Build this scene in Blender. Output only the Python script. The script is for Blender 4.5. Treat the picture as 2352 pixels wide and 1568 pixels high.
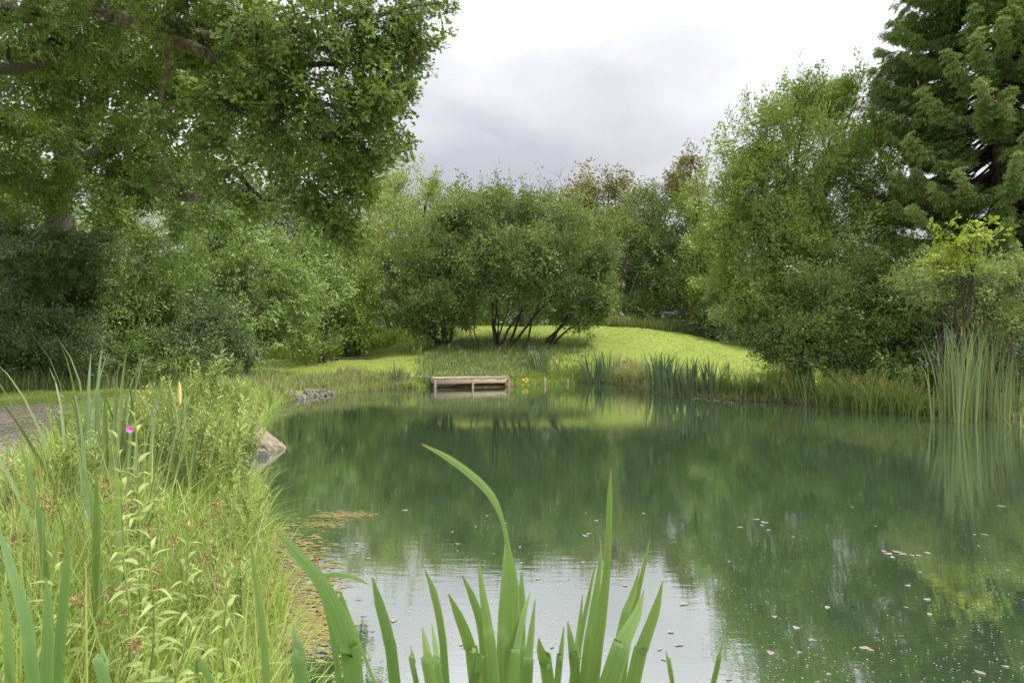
import bpy, math
import numpy as np
from mathutils import Vector, Matrix

# ---------------------------------------------------------------- camera, sky, sun, exposure
for o in list(bpy.data.objects):
    bpy.data.objects.remove(o)
S = bpy.context.scene
EYE = 1.6            # lens height above the water
F, CU, HV = 1568.0, 1176.0, 803.0   # focal length, centre column, horizon row of the 2352 px wide photograph
cam_d = bpy.data.cameras.new('camera')
cam = bpy.data.objects.new('camera', cam_d)
S.collection.objects.link(cam)
cam.location = (0, 0, EYE)
cam.rotation_euler = (math.radians(90), 0, 0)
cam_d.lens = 24.0
cam_d.sensor_width = 36.0
cam_d.shift_y = 19.0 / 2352.0
cam_d.clip_start = 0.05
cam_d.clip_end = 3000
cam_d.dof.use_dof = True
cam_d.dof.focus_distance = 14.0
cam_d.dof.aperture_fstop = 9.0
S.camera = cam

SUN_AZ, SUN_EL = math.radians(108), math.radians(56)     # azimuth clockwise from +Y
world = bpy.data.worlds.new('World')
S.world = world
world.use_nodes = True
wt = world.node_tree
wt.nodes.clear()
def WN(t, **k):
    n = wt.nodes.new(t)
    for a, b in k.items():
        setattr(n, a, b)
    return n
def wmath(op, a, b=None, c=None):
    n = WN('ShaderNodeMath', operation=op)
    for i, v in enumerate((a, b, c)):
        if v is None:
            continue
        if isinstance(v, (int, float)):
            n.inputs[i].default_value = v
        else:
            wt.links.new(v, n.inputs[i])
    return n.outputs[0]
sky = WN('ShaderNodeTexSky', sky_type='NISHITA')
sky.sun_disc = False
sky.sun_elevation = SUN_EL
sky.sun_rotation = SUN_AZ
bg_sky = WN('ShaderNodeBackground')
bg_sky.inputs[1].default_value = 0.10
wt.links.new(sky.outputs[0], bg_sky.inputs[0])
tc = WN('ShaderNodeTexCoord')
sep = WN('ShaderNodeSeparateXYZ')
wt.links.new(tc.outputs['Generated'], sep.inputs[0])
zc = wmath('MAXIMUM', sep.outputs[2], 0.0)
zp = wmath('ADD', zc, 0.22)
comb = WN('ShaderNodeCombineXYZ')
wt.links.new(wmath('DIVIDE', sep.outputs[0], zp), comb.inputs[0])
wt.links.new(wmath('DIVIDE', sep.outputs[1], zp), comb.inputs[1])
comb.inputs[2].default_value = 34.6
n1 = WN('ShaderNodeTexNoise')
n1.inputs['Scale'].default_value = 0.75
n1.inputs['Detail'].default_value = 6
n1.inputs['Roughness'].default_value = 0.5
n1.inputs['Distortion'].default_value = 0.35
wt.links.new(comb.outputs[0], n1.inputs['Vector'])
rampc = WN('ShaderNodeValToRGB')
e = rampc.color_ramp.elements
e[0].position, e[0].color = 0.36, (0.29, 0.282, 0.30, 1)
e[1].position, e[1].color = 0.64, (.495, .49, .495, 1)
wt.links.new(n1.outputs[0], rampc.inputs[0])
# overcast sky: the zenith is about three times as bright as the horizon
grad = wmath('MULTIPLY_ADD', zc, 1.35, 0.29)
bg_cl = WN('ShaderNodeBackground')
wt.links.new(rampc.outputs[0], bg_cl.inputs[0])
wt.links.new(grad, bg_cl.inputs[1])
mixw = WN('ShaderNodeMixShader')
mixw.inputs[0].default_value = 0.93
wt.links.new(bg_sky.outputs[0], mixw.inputs[1])
wt.links.new(bg_cl.outputs[0], mixw.inputs[2])
outw = WN('ShaderNodeOutputWorld')
wt.links.new(mixw.outputs[0], outw.inputs[0])

sun_d = bpy.data.lights.new('sun', 'SUN')
sun_d.energy = 1.5
sun_d.angle = math.radians(14)
sun_d.color = (1.0, 0.96, 0.88)
sun = bpy.data.objects.new('sun', sun_d)
S.collection.objects.link(sun)
sdir = Vector((math.sin(SUN_AZ) * math.cos(SUN_EL), math.cos(SUN_AZ) * math.cos(SUN_EL), math.sin(SUN_EL)))
sun.rotation_euler = sdir.to_track_quat('Z', 'Y').to_euler()
sun.location = (30, -10, 40)

S.view_settings.view_transform = 'Standard'
S.view_settings.look = 'None'
S.view_settings.exposure = 1.7
S.view_settings.gamma = 1.0
S.view_settings.use_curve_mapping = False
S.render.engine = 'CYCLES'
S.cycles.max_bounces = 6
S.cycles.diffuse_bounces = 3
S.cycles.glossy_bounces = 3
S.cycles.transmission_bounces = 4
S.cycles.use_denoising = True
S.cycles.use_adaptive_sampling = True
S.cycles.adaptive_threshold = 0.02
S.cycles.sample_clamp_indirect = 6

# ---------------------------------------------------------------- helpers
RS = np.random.default_rng
UP = np.array([0.0, 0.0, 1.0])
def nrm(a):
    return a / np.maximum(np.linalg.norm(a, axis=-1, keepdims=True), 1e-9)
def pix(u, v, D):
    """the point at distance D on the sight line of pixel (u, v)"""
    return np.array([(u - CU) / F * D, D, EYE - (v - HV) / F * D])
def ss(a, b, x):
    t = np.clip((x - a) / (b - a), 0, 1)
    return t * t * (3 - 2 * t)
def link(o, parent=None):
    S.collection.objects.link(o)
    if parent is not None:
        o.parent = parent
    return o
def tag(o, label=None, cat=None, group=None, kind=None):
    if label: o['label'] = label
    if cat: o['category'] = cat
    if group: o['group'] = group
    if kind: o['kind'] = kind
    return o
def empty(name, loc, label=None, cat=None, group=None):
    o = bpy.data.objects.new(name, None)
    o.location = [float(c) for c in loc]
    o.empty_display_size = 0.2
    link(o)
    return tag(o, label, cat, group)
def mesh(V, faces, attrs=None, smooth=False, name='m'):
    """faces: list of (n,k) int arrays"""
    m = bpy.data.meshes.new(name)
    V = np.ascontiguousarray(V, dtype=np.float32)
    faces = [np.asarray(f, dtype=np.int32) for f in (faces if isinstance(faces, list) else [faces]) if len(f)]
    loops = np.concatenate([f.ravel() for f in faces])
    tot = np.concatenate([np.full(len(f), f.shape[1], dtype=np.int32) for f in faces])
    st = np.concatenate([[0], np.cumsum(tot)[:-1]]).astype(np.int32)
    m.vertices.add(len(V)); m.vertices.foreach_set('co', V.ravel())
    m.loops.add(len(loops)); m.loops.foreach_set('vertex_index', loops)
    m.polygons.add(len(tot)); m.polygons.foreach_set('loop_start', st)
    m.polygons.foreach_set('loop_total', tot)
    if smooth:
        m.polygons.foreach_set('use_smooth', np.ones(len(tot), dtype=bool))
    for k, a in (attrs or {}).items():
        at = m.attributes.new(k, 'FLOAT', 'POINT')
        at.data.foreach_set('value', np.ascontiguousarray(a, dtype=np.float32))
    m.update(calc_edges=True)
    return m
def obj(name, m, mat, parent=None, offset=None):
    if offset is not None:
        m.transform(Matrix.Translation([-float(c) for c in offset]))
    if mat is not None and not m.materials:
        m.materials.append(mat)
    return link(bpy.data.objects.new(name, m), parent)
class Bag:
    """collects geometry for one mesh"""
    def __init__(s): s.V, s.F, s.R, s.n = [], {}, [], 0
    def add(s, V, F, r=None):
        V = np.asarray(V, dtype=float)
        for f in (F if isinstance(F, list) else [F]):
            f = np.asarray(f)
            if len(f): s.F.setdefault(f.shape[1], []).append(f + s.n)
        s.V.append(V); s.n += len(V)
        s.R.append(np.full(len(V), 0.5) if r is None else np.broadcast_to(np.asarray(r, dtype=float), (len(V),)))
    def mesh(s, smooth=False):
        return mesh(np.concatenate(s.V), [np.concatenate(f) for f in s.F.values()], {'rnd': np.concatenate(s.R)}, smooth)

# leaf outlines: x along the leaf, y half width, z lift of the edge
def outline(rows, lift=0.10):
    V = [(0, 0, 0)]
    for x, y in rows:
        V += [(x, -y, lift * y * 2), (x, y, lift * y * 2)]
    V.append((1, 0, 0))
    n = len(rows)
    T, Q = [(0, 1, 2)], []
    for i in range(n - 1):
        a = 1 + 2 * i
        Q.append((a, a + 2, a + 3, a + 1))
    T.append((2 * n - 1, 2 * n + 1, 2 * n))
    T = np.array(T); 
    if Q:
        Q = np.array(Q)
        T = np.concatenate([T, Q[:, [0, 1, 2]], Q[:, [0, 2, 3]]])
    return np.array(V, dtype=float), T
LEAF_DIA = (np.array([(0, 0, 0), (.45, -.5, .07), (1, 0, -.03), (.45, .5, .07)]), np.array([(0, 1, 2), (0, 2, 3)]))
LEAF_OVAL = outline([(.3, .46), (.68, .40)])
LEAF_OAK = outline([(.24, .30), (.35, .15), (.62, .52), (.74, .27)], 0.12)
LEAF_LANCE = outline([(.25, .5), (.6, .36)], 0.12)
SPINDLE_A = np.array([0, 2.094, 4.189])
_sv = [(0, 0, 0)] + [(.45, .5 * math.cos(a), .5 * math.sin(a)) for a in SPINDLE_A] + [(1, 0, 0)]
SHOOT = (np.array([(0, 0, 0), (.5, -.5, .3), (1, 0, 0), (.5, .5, .3), (.5, 0, -.45)]), np.array([(0, 1, 2), (0, 2, 3), (0, 4, 2)]))
def place(tm, P, A, N, L, W, zscale=None):
    TV, TF = tm
    A = nrm(A)
    B = nrm(np.cross(N, A))
    N = np.cross(A, B)
    L = np.asarray(L)[:, None]; W = np.asarray(W)[:, None]
    zs = (L if zscale is None else np.asarray(zscale)[:, None])
    V = P[:, None, :] + A[:, None, :] * (L * TV[None, :, 0])[:, :, None] + B[:, None, :] * (W * TV[None, :, 1])[:, :, None] \
        + N[:, None, :] * (zs * TV[None, :, 2])[:, :, None]
    k = len(TV)
    Fc = (TF[None] + (np.arange(len(P)) * k)[:, None, None]).reshape(-1, TF.shape[1])
    return V.reshape(-1, 3), Fc, k
def tube(pts, rad, sides=6, cap=True):
    pts = np.asarray(pts, dtype=float); rad = np.asarray(rad, dtype=float)
    n = len(pts)
    T = nrm(np.gradient(pts, axis=0))
    ref = np.array([0.31, 0.95, 0.05]) if abs(T[0, 2]) > 0.6 else UP
    A = nrm(np.cross(T, ref)); B = np.cross(T, A)
    a = np.arange(sides) * 2 * math.pi / sides
    V = pts[:, None] + rad[:, None, None] * (A[:, None] * np.cos(a)[None, :, None] + B[:, None] * np.sin(a)[None, :, None])
    i = np.arange(n - 1)[:, None] * sides; j = np.arange(sides)[None]
    j2 = (j + 1) % sides
    Q = np.stack([i + j, i + j2, i + sides + j2, i + sides + j], -1).reshape(-1, 4)
    return V.reshape(-1, 3), Q
def tubes3(P0, P1, r0, r1):
    """many straight three-sided twigs at once"""
    T = nrm(P1 - P0)
    A = nrm(np.cross(T, np.array([.3, .5, .81]))); B = np.cross(T, A)
    V = []
    for P, r in ((P0, r0), (P1, r1)):
        for a in SPINDLE_A:
            V.append(P + (A * math.cos(a) + B * math.sin(a)) * np.asarray(r)[:, None])
    V = np.stack(V, 1)
    q = np.array([(0, 1, 4, 3), (1, 2, 5, 4), (2, 0, 3, 5)])
    Fq = (q[None] + (np.arange(len(P0)) * 6)[:, None, None]).reshape(-1, 4)
    return V.reshape(-1, 3), Fq
def smooth_path(pts, n):
    """Catmull-Rom through the points"""
    P = np.asarray(pts, dtype=float)
    if len(P) < 3:
        t = np.linspace(0, 1, n)[:, None]
        return P[0] * (1 - t) + P[-1] * t
    E = np.concatenate([[2 * P[0] - P[1]], P, [2 * P[-1] - P[-2]]])
    s = np.linspace(0, len(P) - 1 - 1e-6, n)
    i = s.astype(int); t = (s - i)[:, None]
    a, b, c, d = E[i], E[i + 1], E[i + 2], E[i + 3]
    return 0.5 * ((2 * b) + (-a + c) * t + (2 * a - 5 * b + 4 * c - d) * t * t + (-a + 3 * b - 3 * c + d) * t ** 3)
def wobble(path, amp, rng):
    p = path.copy()
    n = len(p)
    w = rng.normal(0, 1, (n, 3)); w[0] = 0; w[-1] = 0
    return p + w * amp
def blades(P, yaw, h, lean, w, segs=3, twist=None, rng=None, flop=0.0):
    """curved grass blades: P base, yaw lean direction, lean 0 upright .. 1.5 arching"""
    n = len(P)
    d = np.stack([np.cos(yaw), np.sin(yaw), np.zeros(n)], 1)
    tw = rng.uniform(0, math.pi, n) if twist is None else twist
    s = np.stack([np.cos(tw), np.sin(tw), np.zeros(n)], 1)
    ts = np.linspace(0, 1, segs + 1)
    V = []
    for k, t in enumerate(ts):
        up = t - 0.42 * np.minimum(lean, 1.8) * t ** 2.4
        c = P + UP * (h * up)[:, None] + d * (h * lean * 0.62 * t ** 1.9)[:, None]
        if k == segs:
            V.append(c)
        else:
            ww = (w * 0.5 * (0.75 + 0.5 * t if t < .4 else 1.25 * (1 - t) ** 0.7))[:, None]
            V += [c - s * ww, c + s * ww]
    V = np.stack(V, 1)
    k = V.shape[1]
    T = []
    for i in range(segs - 1):
        a = 2 * i
        T += [(a, a + 1, a + 3), (a, a + 3, a + 2)]
    T.append((k - 3, k - 2, k - 1))
    Fc = (np.array(T)[None] + (np.arange(n) * k)[:, None, None]).reshape(-1, 3)
    return V.reshape(-1, 3), Fc, k

# ---------------------------------------------------------------- materials
def new_mat(name):
    m = bpy.data.materials.new(name); m.use_nodes = True
    nt = m.node_tree; nt.nodes.clear()
    out = nt.nodes.new('ShaderNodeOutputMaterial')
    return m, nt, out
def nd(nt, t, props=None, **ins):
    n = nt.nodes.new(t)
    for a, b in (props or {}).items(): setattr(n, a, b)
    for a, b in ins.items():
        key = a.replace('_', ' ')
        key = key if key in n.inputs else a
        if hasattr(b, 'is_linked') or b.__class__.__name__.startswith('NodeSocket'):
            nt.links.new(b, n.inputs[key])
        else:
            n.inputs[key].default_value = b
    return n
def ramp(nt, fac, stops):
    n = nt.nodes.new('ShaderNodeValToRGB')
    el = n.color_ramp.elements
    while len(el) < len(stops): el.new(0.5)
    for x, (p, c) in zip(el, stops):
        x.position = p; x.color = (*c, 1)
    nt.links.new(fac, n.inputs[0])
    return n.outputs[0]
def leaf_mat(name, stops, trans=0.32, tcol=(1.25, 1.15, 0.55), rough=0.5, spec=0.35, gain=1.75, inst=False):
    m, nt, out = new_mat(name)
    at = nd(nt, 'ShaderNodeAttribute', {'attribute_name': 'rnd'})
    if not inst: LEAFDEF[name] = (stops, trans, tcol, rough, spec, gain)
    else:          # sprays placed as instances carry their own tone
        ai = nd(nt, 'ShaderNodeAttribute', {'attribute_name': 'irnd', 'attribute_type': 'INSTANCER'})
        ad = nd(nt, 'ShaderNodeMath', {'operation': 'MULTIPLY_ADD', 'use_clamp': True})
        nt.links.new(ai.outputs['Fac'], ad.inputs[0]); ad.inputs[1].default_value = .62
        mu = nd(nt, 'ShaderNodeMath', {'operation': 'MULTIPLY'})
        nt.links.new(at.outputs['Fac'], mu.inputs[0]); mu.inputs[1].default_value = .38
        nt.links.new(mu.outputs[0], ad.inputs[2])
        at = ad
    n = len(stops)
    g = gain
    col = ramp(nt, at.outputs[0] if inst else at.outputs['Fac'], [(i / max(1, n - 1), (c[0] * g * 1.08, c[1] * g, c[2] * g * 1.08)) for i, c in enumerate(stops)])
    b = nd(nt, 'ShaderNodeBsdfPrincipled', None, Base_Color=col, Roughness=rough)
    b.inputs['Specular IOR Level'].default_value = spec
    mul = nd(nt, 'ShaderNodeMix', {'data_type': 'RGBA', 'blend_type': 'MULTIPLY'})
    mul.inputs[0].default_value = 1.0
    nt.links.new(col, mul.inputs[6]); mul.inputs[7].default_value = (*tcol, 1)
    t = nd(nt, 'ShaderNodeBsdfTranslucent')
    nt.links.new(mul.outputs[2], t.inputs[0])
    mx = nd(nt, 'ShaderNodeMixShader'); mx.inputs[0].default_value = trans
    nt.links.new(b.outputs[0], mx.inputs[1]); nt.links.new(t.outputs[0], mx.inputs[2])
    nt.links.new(mx.outputs[0], out.inputs[0])
    return m
LEAFDEF = {}
def inst_mat(m):
    k = m.name + '_spray'
    if k not in bpy.data.materials:
        st, tr, tc_, ro, sp_, g = LEAFDEF[m.name]
        leaf_mat(k, st, tr * .82, tc_, ro, sp_, g, True)
    return bpy.data.materials[k]
def rough_mat(name, c1, c2, scale, bump=0.3, rough=0.9, stretch=(1, 1, 1), dist=0.02, c3=None):
    m, nt, out = new_mat(name)
    co = nd(nt, 'ShaderNodeTexCoord')
    mp = nd(nt, 'ShaderNodeMapping'); mp.inputs['Scale'].default_value = stretch
    nt.links.new(co.outputs['Object'], mp.inputs['Vector'])
    no = nd(nt, 'ShaderNodeTexNoise', None, Vector=mp.outputs[0], Scale=scale, Detail=8.0, Roughness=0.65)
    stops = [(0.3, c1), (0.68, c2)] if c3 is None else [(0.28, c1), (0.5, c2), (0.72, c3)]
    col = ramp(nt, no.outputs[0], stops)
    bp = nd(nt, 'ShaderNodeBump', None, Strength=bump, Distance=dist, Height=no.outputs[0])
    b = nd(nt, 'ShaderNodeBsdfPrincipled', None, Base_Color=col, Roughness=rough)
    b.inputs['Specular IOR Level'].default_value = 0.25
    nt.links.new(bp.outputs[0], b.inputs['Normal'])
    nt.links.new(b.outputs[0], out.inputs[0])
    return m
M = {}
M['oak'] = leaf_mat('oak_leaf', [(.050, .094, .022), (.080, .138, .030), (.16, .225, .044)], .30, (1.3, 1.15, .4), gain=1.55)
M['oak_young'] = leaf_mat('young_oak_leaf', [(.15, .23, .03), (.23, .32, .04), (.33, .39, .06)], .4, gain=1.25)
M['willow'] = leaf_mat('willow_leaf', [(.075, .125, .028), (.12, .185, .042), (.175, .25, .06)], .3, gain=2.0)
M['sallow'] = leaf_mat('sallow_leaf', [(.055, .095, .035), (.095, .148, .045), (.17, .23, .065)], .3, gain=1.75)
M['hawthorn'] = leaf_mat('hawthorn_leaf', [(.050, .095, .026), (.085, .14, .034), (.13, .19, .05)], .28, gain=1.85)
M['pale_thorn'] = leaf_mat('pale_thorn_leaf', [(.09, .15, .045), (.14, .21, .06), (.25, .29, .11)], .3, gain=1.7)
M['dark_shrub'] = leaf_mat('dark_shrub_leaf', [(.045, .075, .030), (.07, .11, .042), (.10, .145, .06)], .22, gain=1.95)
M['ash'] = leaf_mat('ash_leaf', [(.070, .125, .032), (.11, .175, .045), (.16, .235, .065)], .3, gain=1.8)
M['far_pale'] = leaf_mat('pale_far_leaf', [(.12, .18, .05), (.18, .245, .07), (.25, .32, .10)], .32, gain=1.6)
M['far_dark'] = leaf_mat('dark_far_leaf', [(.055, .095, .032), (.09, .14, .045), (.13, .19, .06)], .28, gain=1.75)
M['far_brown'] = leaf_mat('brownish_far_leaf', [(.10, .13, .04), (.16, .17, .05), (.20, .17, .07)], .28, gain=1.5)
M['spruce'] = leaf_mat('spruce_needles', [(.065, .105, .035), (.10, .15, .045), (.16, .21, .065)], .2, rough=.6, gain=2.6)
M['herb'] = leaf_mat('willowherb_leaf', [(.16, .235, .065), (.23, .31, .095), (.32, .40, .14)], .36, gain=1.3)
M['iris'] = leaf_mat('iris_leaf', [(.09, .185, .05), (.14, .25, .075), (.19, .31, .09)], .38, rough=.4, gain=1.1)
def iris_mat():
    m = M['iris']; nt = m.node_tree
    rp = [n for n in nt.nodes if n.type == 'VALTORGB'][0]
    vx = nd(nt, 'ShaderNodeAttribute', {'attribute_name': 'vx'}); vt = nd(nt, 'ShaderNodeAttribute', {'attribute_name': 'vt'}); rn = nd(nt, 'ShaderNodeAttribute', {'attribute_name': 'rnd'})
    cb = nd(nt, 'ShaderNodeCombineXYZ')
    a = nd(nt, 'ShaderNodeMath', {'operation': 'MULTIPLY'}); nt.links.new(vx.outputs['Fac'], a.inputs[0]); a.inputs[1].default_value = 7.0
    b = nd(nt, 'ShaderNodeMath', {'operation': 'MULTIPLY'}); nt.links.new(vt.outputs['Fac'], b.inputs[0]); b.inputs[1].default_value = 1.6
    nt.links.new(a.outputs[0], cb.inputs[0]); nt.links.new(b.outputs[0], cb.inputs[1]); nt.links.new(rn.outputs['Fac'], cb.inputs[2])
    no = nd(nt, 'ShaderNodeTexNoise', None, Vector=cb.outputs[0], Scale=1.0, Detail=5.0, Roughness=.6)
    ml = nd(nt, 'ShaderNodeMath', {'operation': 'MULTIPLY_ADD', 'use_clamp': True})
    nt.links.new(no.outputs[0], ml.inputs[0]); ml.inputs[1].default_value = 1.3
    sb = nd(nt, 'ShaderNodeMath', {'operation': 'SUBTRACT'}); nt.links.new(rn.outputs['Fac'], sb.inputs[0]); sb.inputs[1].default_value = .65
    nt.links.new(sb.outputs[0], ml.inputs[2]); nt.links.new(ml.outputs[0], rp.inputs[0])
    # withered tips
    mr = nd(nt, 'ShaderNodeMapRange', None, Value=vt.outputs['Fac']); mr.inputs[1].default_value = .07; mr.inputs[2].default_value = .0
    tn = nd(nt, 'ShaderNodeMath', {'operation': 'MULTIPLY', 'use_clamp': True}); nt.links.new(mr.outputs[0], tn.inputs[0]); nt.links.new(no.outputs[0], tn.inputs[1])
    mx = nd(nt, 'ShaderNodeMix', {'data_type': 'RGBA'}); nt.links.new(tn.outputs[0], mx.inputs[0])
    outs = [l for l in nt.links if l.from_node == rp]
    nt.links.new(rp.outputs[0], mx.inputs[6]); mx.inputs[7].default_value = (.34, .22, .08, 1)
    for l in outs: nt.links.new(mx.outputs[2], l.to_socket)
    bp = nd(nt, 'ShaderNodeBump', None, Strength=.5, Distance=.002, Height=no.outputs[0])
    pb = [n for n in nt.nodes if n.type == 'BSDF_PRINCIPLED'][0]
    nt.links.new(bp.outputs[0], pb.inputs['Normal'])
iris_mat()
M['reed'] = leaf_mat('cattail_leaf', [(.10, .17, .075), (.14, .215, .09), (.19, .26, .10)], .28, rough=.45, gain=1.2)
M['blue_iris'] = leaf_mat('bluish_iris_leaf', [(.05, .095, .05), (.075, .13, .065), (.11, .17, .08)], .25, rough=.45, gain=1.35)
M['sedge'] = leaf_mat('sedge_leaf', [(.09, .17, .035), (.14, .23, .05), (.24, .31, .08)], .3, gain=1.25)
M['grass_tall'] = leaf_mat('rough_grass', [(.09, .17, .025), (.15, .25, .04), (.23, .31, .07), (.34, .32, .14)], .32, gain=1.35)
M['grass_near'] = leaf_mat('bank_grass', [(.14, .25, .05), (.21, .33, .07), (.31, .41, .11), (.45, .44, .22)], .36, gain=1.25)
M['grass_dull'] = leaf_mat('dull_grass', [(.065, .11, .035), (.10, .15, .05), (.16, .19, .08), (.24, .22, .12)], .28)
M['grass_pale'] = leaf_mat('pale_grass', [(.15, .22, .06), (.22, .29, .09), (.33, .36, .16), (.42, .40, .23)], .3, gain=1.0)
M['turf'] = leaf_mat('lawn_blade', [(.18, .25, .04), (.25, .32, .055), (.34, .38, .09)], .3, gain=0.92)
M['straw'] = leaf_mat('straw', [(.36, .28, .15), (.45, .38, .22), (.52, .47, .30)], .2, gain=1.0)
M['seed'] = leaf_mat('rush_seed', [(.18, .13, .06), (.27, .19, .085), (.36, .27, .13)], .25, gain=1.0)
M['flower_white'] = leaf_mat('white_umbel', [(.60, .60, .48), (.72, .72, .62), (.8, .8, .74)], .25, (1, 1, 1), gain=1.0)
M['flower_pink'] = leaf_mat('pink_petal', [(.55, .13, .48), (.65, .2, .6)], .3, (1, 1, 1), gain=1.0)
M['flower_yellow'] = leaf_mat('yellow_petal', [(.65, .5, .03), (.75, .6, .05)], .2, (1, 1, 1), gain=1.0)
M['spike'] = rough_mat('cattail_spike', (.50, .38, .14), (.68, .57, .26), 60, .5, .9, dist=.004)
M['spike_brown'] = rough_mat('brown_cattail_spike', (.33, .17, .06), (.46, .27, .10), 60, .5, .9, dist=.004)
M['stem'] = rough_mat('green_stem', (.16, .24, .06), (.24, .32, .09), 30, .1, .6)
M['stem_brown'] = rough_mat('brown_stem', (.20, .14, .08), (.28, .2, .11), 30, .1, .7)
M['bark'] = rough_mat('bark', (.055, .045, .035), (.15, .13, .105), 5, .9, .95, (3.5, 3.5, .7), .05)
M['bark_lichen'] = rough_mat('lichened_bark', (.055, .042, .03), (.13, .105, .08), 6, .9, .95, (2.5, 2.5, 1.2), .04, c3=(.32, .31, .25))
M['bark_dark'] = rough_mat('dark_bark', (.035, .028, .02), (.085, .07, .055), 8, .7, .95, (3, 3, .8), .03)
M['bark_pale'] = rough_mat('pale_twig_bark', (.13, .105, .085), (.24, .20, .17), 9, .5, .95)
M['cone'] = rough_mat('spruce_cone', (.16, .07, .035), (.30, .15, .08), 70, .6, .8, dist=.006)
M['stone'] = rough_mat('grey_stone', (.11, .10, .082), (.30, .28, .24), 6, .5, .85, dist=.03)
M['boulder'] = rough_mat('tan_boulder', (.21, .17, .115), (.34, .285, .21), 3.2, .9, .9, dist=.12, c3=(.48, .45, .40))
M['wet_stone'] = rough_mat('dark_stone', (.10, .095, .10), (.24, .235, .25), 9, .5, .6, dist=.02)
M['gravel'] = rough_mat('gravel_chip', (.25, .205, .175), (.48, .42, .37), 3, .3, .9)
M['dead_leaf'] = leaf_mat('dead_leaf', [(.26, .27, .19), (.36, .37, .28), (.46, .48, .40)], .1, (1, 1, 1), gain=.75)
M['scum'] = leaf_mat('water_specks', [(.42, .42, .30), (.55, .55, .42), (.66, .66, .55)], .0, (1, 1, 1), gain=.65)
M['weed'] = leaf_mat('floating_weed', [(.30, .25, .08), (.40, .35, .12), (.34, .38, .10), (.52, .45, .24)], .1, gain=.62)

def wood_mat(name, c1, c2, axis_scale):
    m, nt, out = new_mat(name)
    co = nd(nt, 'ShaderNodeTexCoord')
    oi = nd(nt, 'ShaderNodeObjectInfo')
    mp = nd(nt, 'ShaderNodeMapping'); mp.inputs['Scale'].default_value = axis_scale
    nt.links.new(co.outputs['Object'], mp.inputs['Vector'])
    addv = nd(nt, 'ShaderNodeVectorMath', {'operation': 'ADD'})
    nt.links.new(mp.outputs[0], addv.inputs[0])
    sc = nd(nt, 'ShaderNodeVectorMath', {'operation': 'SCALE'})
    nt.links.new(oi.outputs['Random'], sc.inputs[3]); sc.inputs[0].default_value = (9, 13, 7)
    nt.links.new(sc.outputs[0], addv.inputs[1])
    no = nd(nt, 'ShaderNodeTexNoise', None, Vector=addv.outputs[0], Scale=3.0, Detail=9.0, Roughness=0.7)
    col = ramp(nt, no.outputs[0], [(.3, c1), (.7, c2)])
    hs = nd(nt, 'ShaderNodeHueSaturation', None, Color=col)
    v = nd(nt, 'ShaderNodeMapRange', None, Value=oi.outputs['Random'])
    v.inputs[3].default_value = .78; v.inputs[4].default_value = 1.15
    nt.links.new(v.outputs[0], hs.inputs['Value'])
    bp = nd(nt, 'ShaderNodeBump', None, Strength=.4, Distance=.006, Height=no.outputs[0])
    b = nd(nt, 'ShaderNodeBsdfPrincipled', None, Base_Color=hs.outputs[0], Roughness=.85)
    nt.links.new(bp.outputs[0], b.inputs['Normal'])
    nt.links.new(b.outputs[0], out.inputs[0])
    return m
M['wood'] = wood_mat('weathered_softwood', (.27, .20, .13), (.50, .41, .30), (1.2, 14, 14))
M['wood_deck'] = wood_mat('weathered_deck_board', (.24, .20, .16), (.44, .38, .31), (14, 1.2, 14))
M['wood_old'] = wood_mat('old_grey_timber', (.16, .12, .09), (.30, .24, .19), (1.2, 14, 14))

# ---------------------------------------------------------------- terrain
shore_pts = np.array([(-1.5, 4.2), (-2.1, 5.6), (-2.75, 7.2), (-3.55, 8.9), (-4.1, 10.9), (-5.0, 13.2), (-6.0, 16.4), (-6.75, 19.5), (-6.9, 21.9),
    (-6.5, 24.2), (-5.7, 27.2), (-4.6, 28.2), (-3.3, 28.6), (-1.5, 28.9), (0.0, 29.6), (1.6, 31.6), (3.2, 32.9), (4.4, 33.0), (5.3, 29.4), (5.75, 25.0),
    (6.3, 22.6), (7.3, 21.5), (8.6, 19.9), (9.7, 18.2), (10.6, 17.0), (11.6, 15.9), (12.6, 14.2), (13.2, 11.5), (13.0, 8.0), (11.2, 4.8), (8.0, 3.0),
    (4.5, 2.3), (1.8, 2.05), (0.6, 1.95), (-0.5, 1.95), (-1.0, 2.35), (-1.22, 3.2)])
def closed_smooth(P, n):
    E = np.concatenate([P[-3:], P, P[:3]])
    s = np.linspace(0, len(P), n, endpoint=False)
    i = s.astype(int); t = (s - i)[:, None]
    a, b, c, d = E[i + 2], E[i + 3], E[i + 4], E[i + 5]
    return 0.5 * ((2 * b) + (-a + c) * t + (2 * a - 5 * b + 4 * c - d) * t * t + (-a + 3 * b - 3 * c + d) * t ** 3)
pond = closed_smooth(shore_pts, 220)
_rw = RS(5)
pond = pond + _rw.normal(0, 0.035, pond.shape)
def sdist(x, y):
    """signed distance to the shore, positive on land"""
    x = np.atleast_1d(np.asarray(x, float)).ravel(); y = np.atleast_1d(np.asarray(y, float)).ravel()
    best = np.full(x.shape, 1e9); ins = np.zeros(x.shape, bool)
    for i in range(len(pond)):
        ax, ay = pond[i]; bx, by = pond[(i + 1) % len(pond)]
        ex, ey = bx - ax, by - ay
        t = np.clip(((x - ax) * ex + (y - ay) * ey) / (ex * ex + ey * ey), 0, 1)
        best = np.minimum(best, (x - ax - t * ex) ** 2 + (y - ay - t * ey) ** 2)
        c = ((ay > y) != (by > y))
        with np.errstate(divide='ignore', invalid='ignore'):
            ins ^= c & (x < (bx - ax) * (y - ay) / (by - ay) + ax)
    d = np.sqrt(best)
    return np.where(ins, -d, d)
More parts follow.
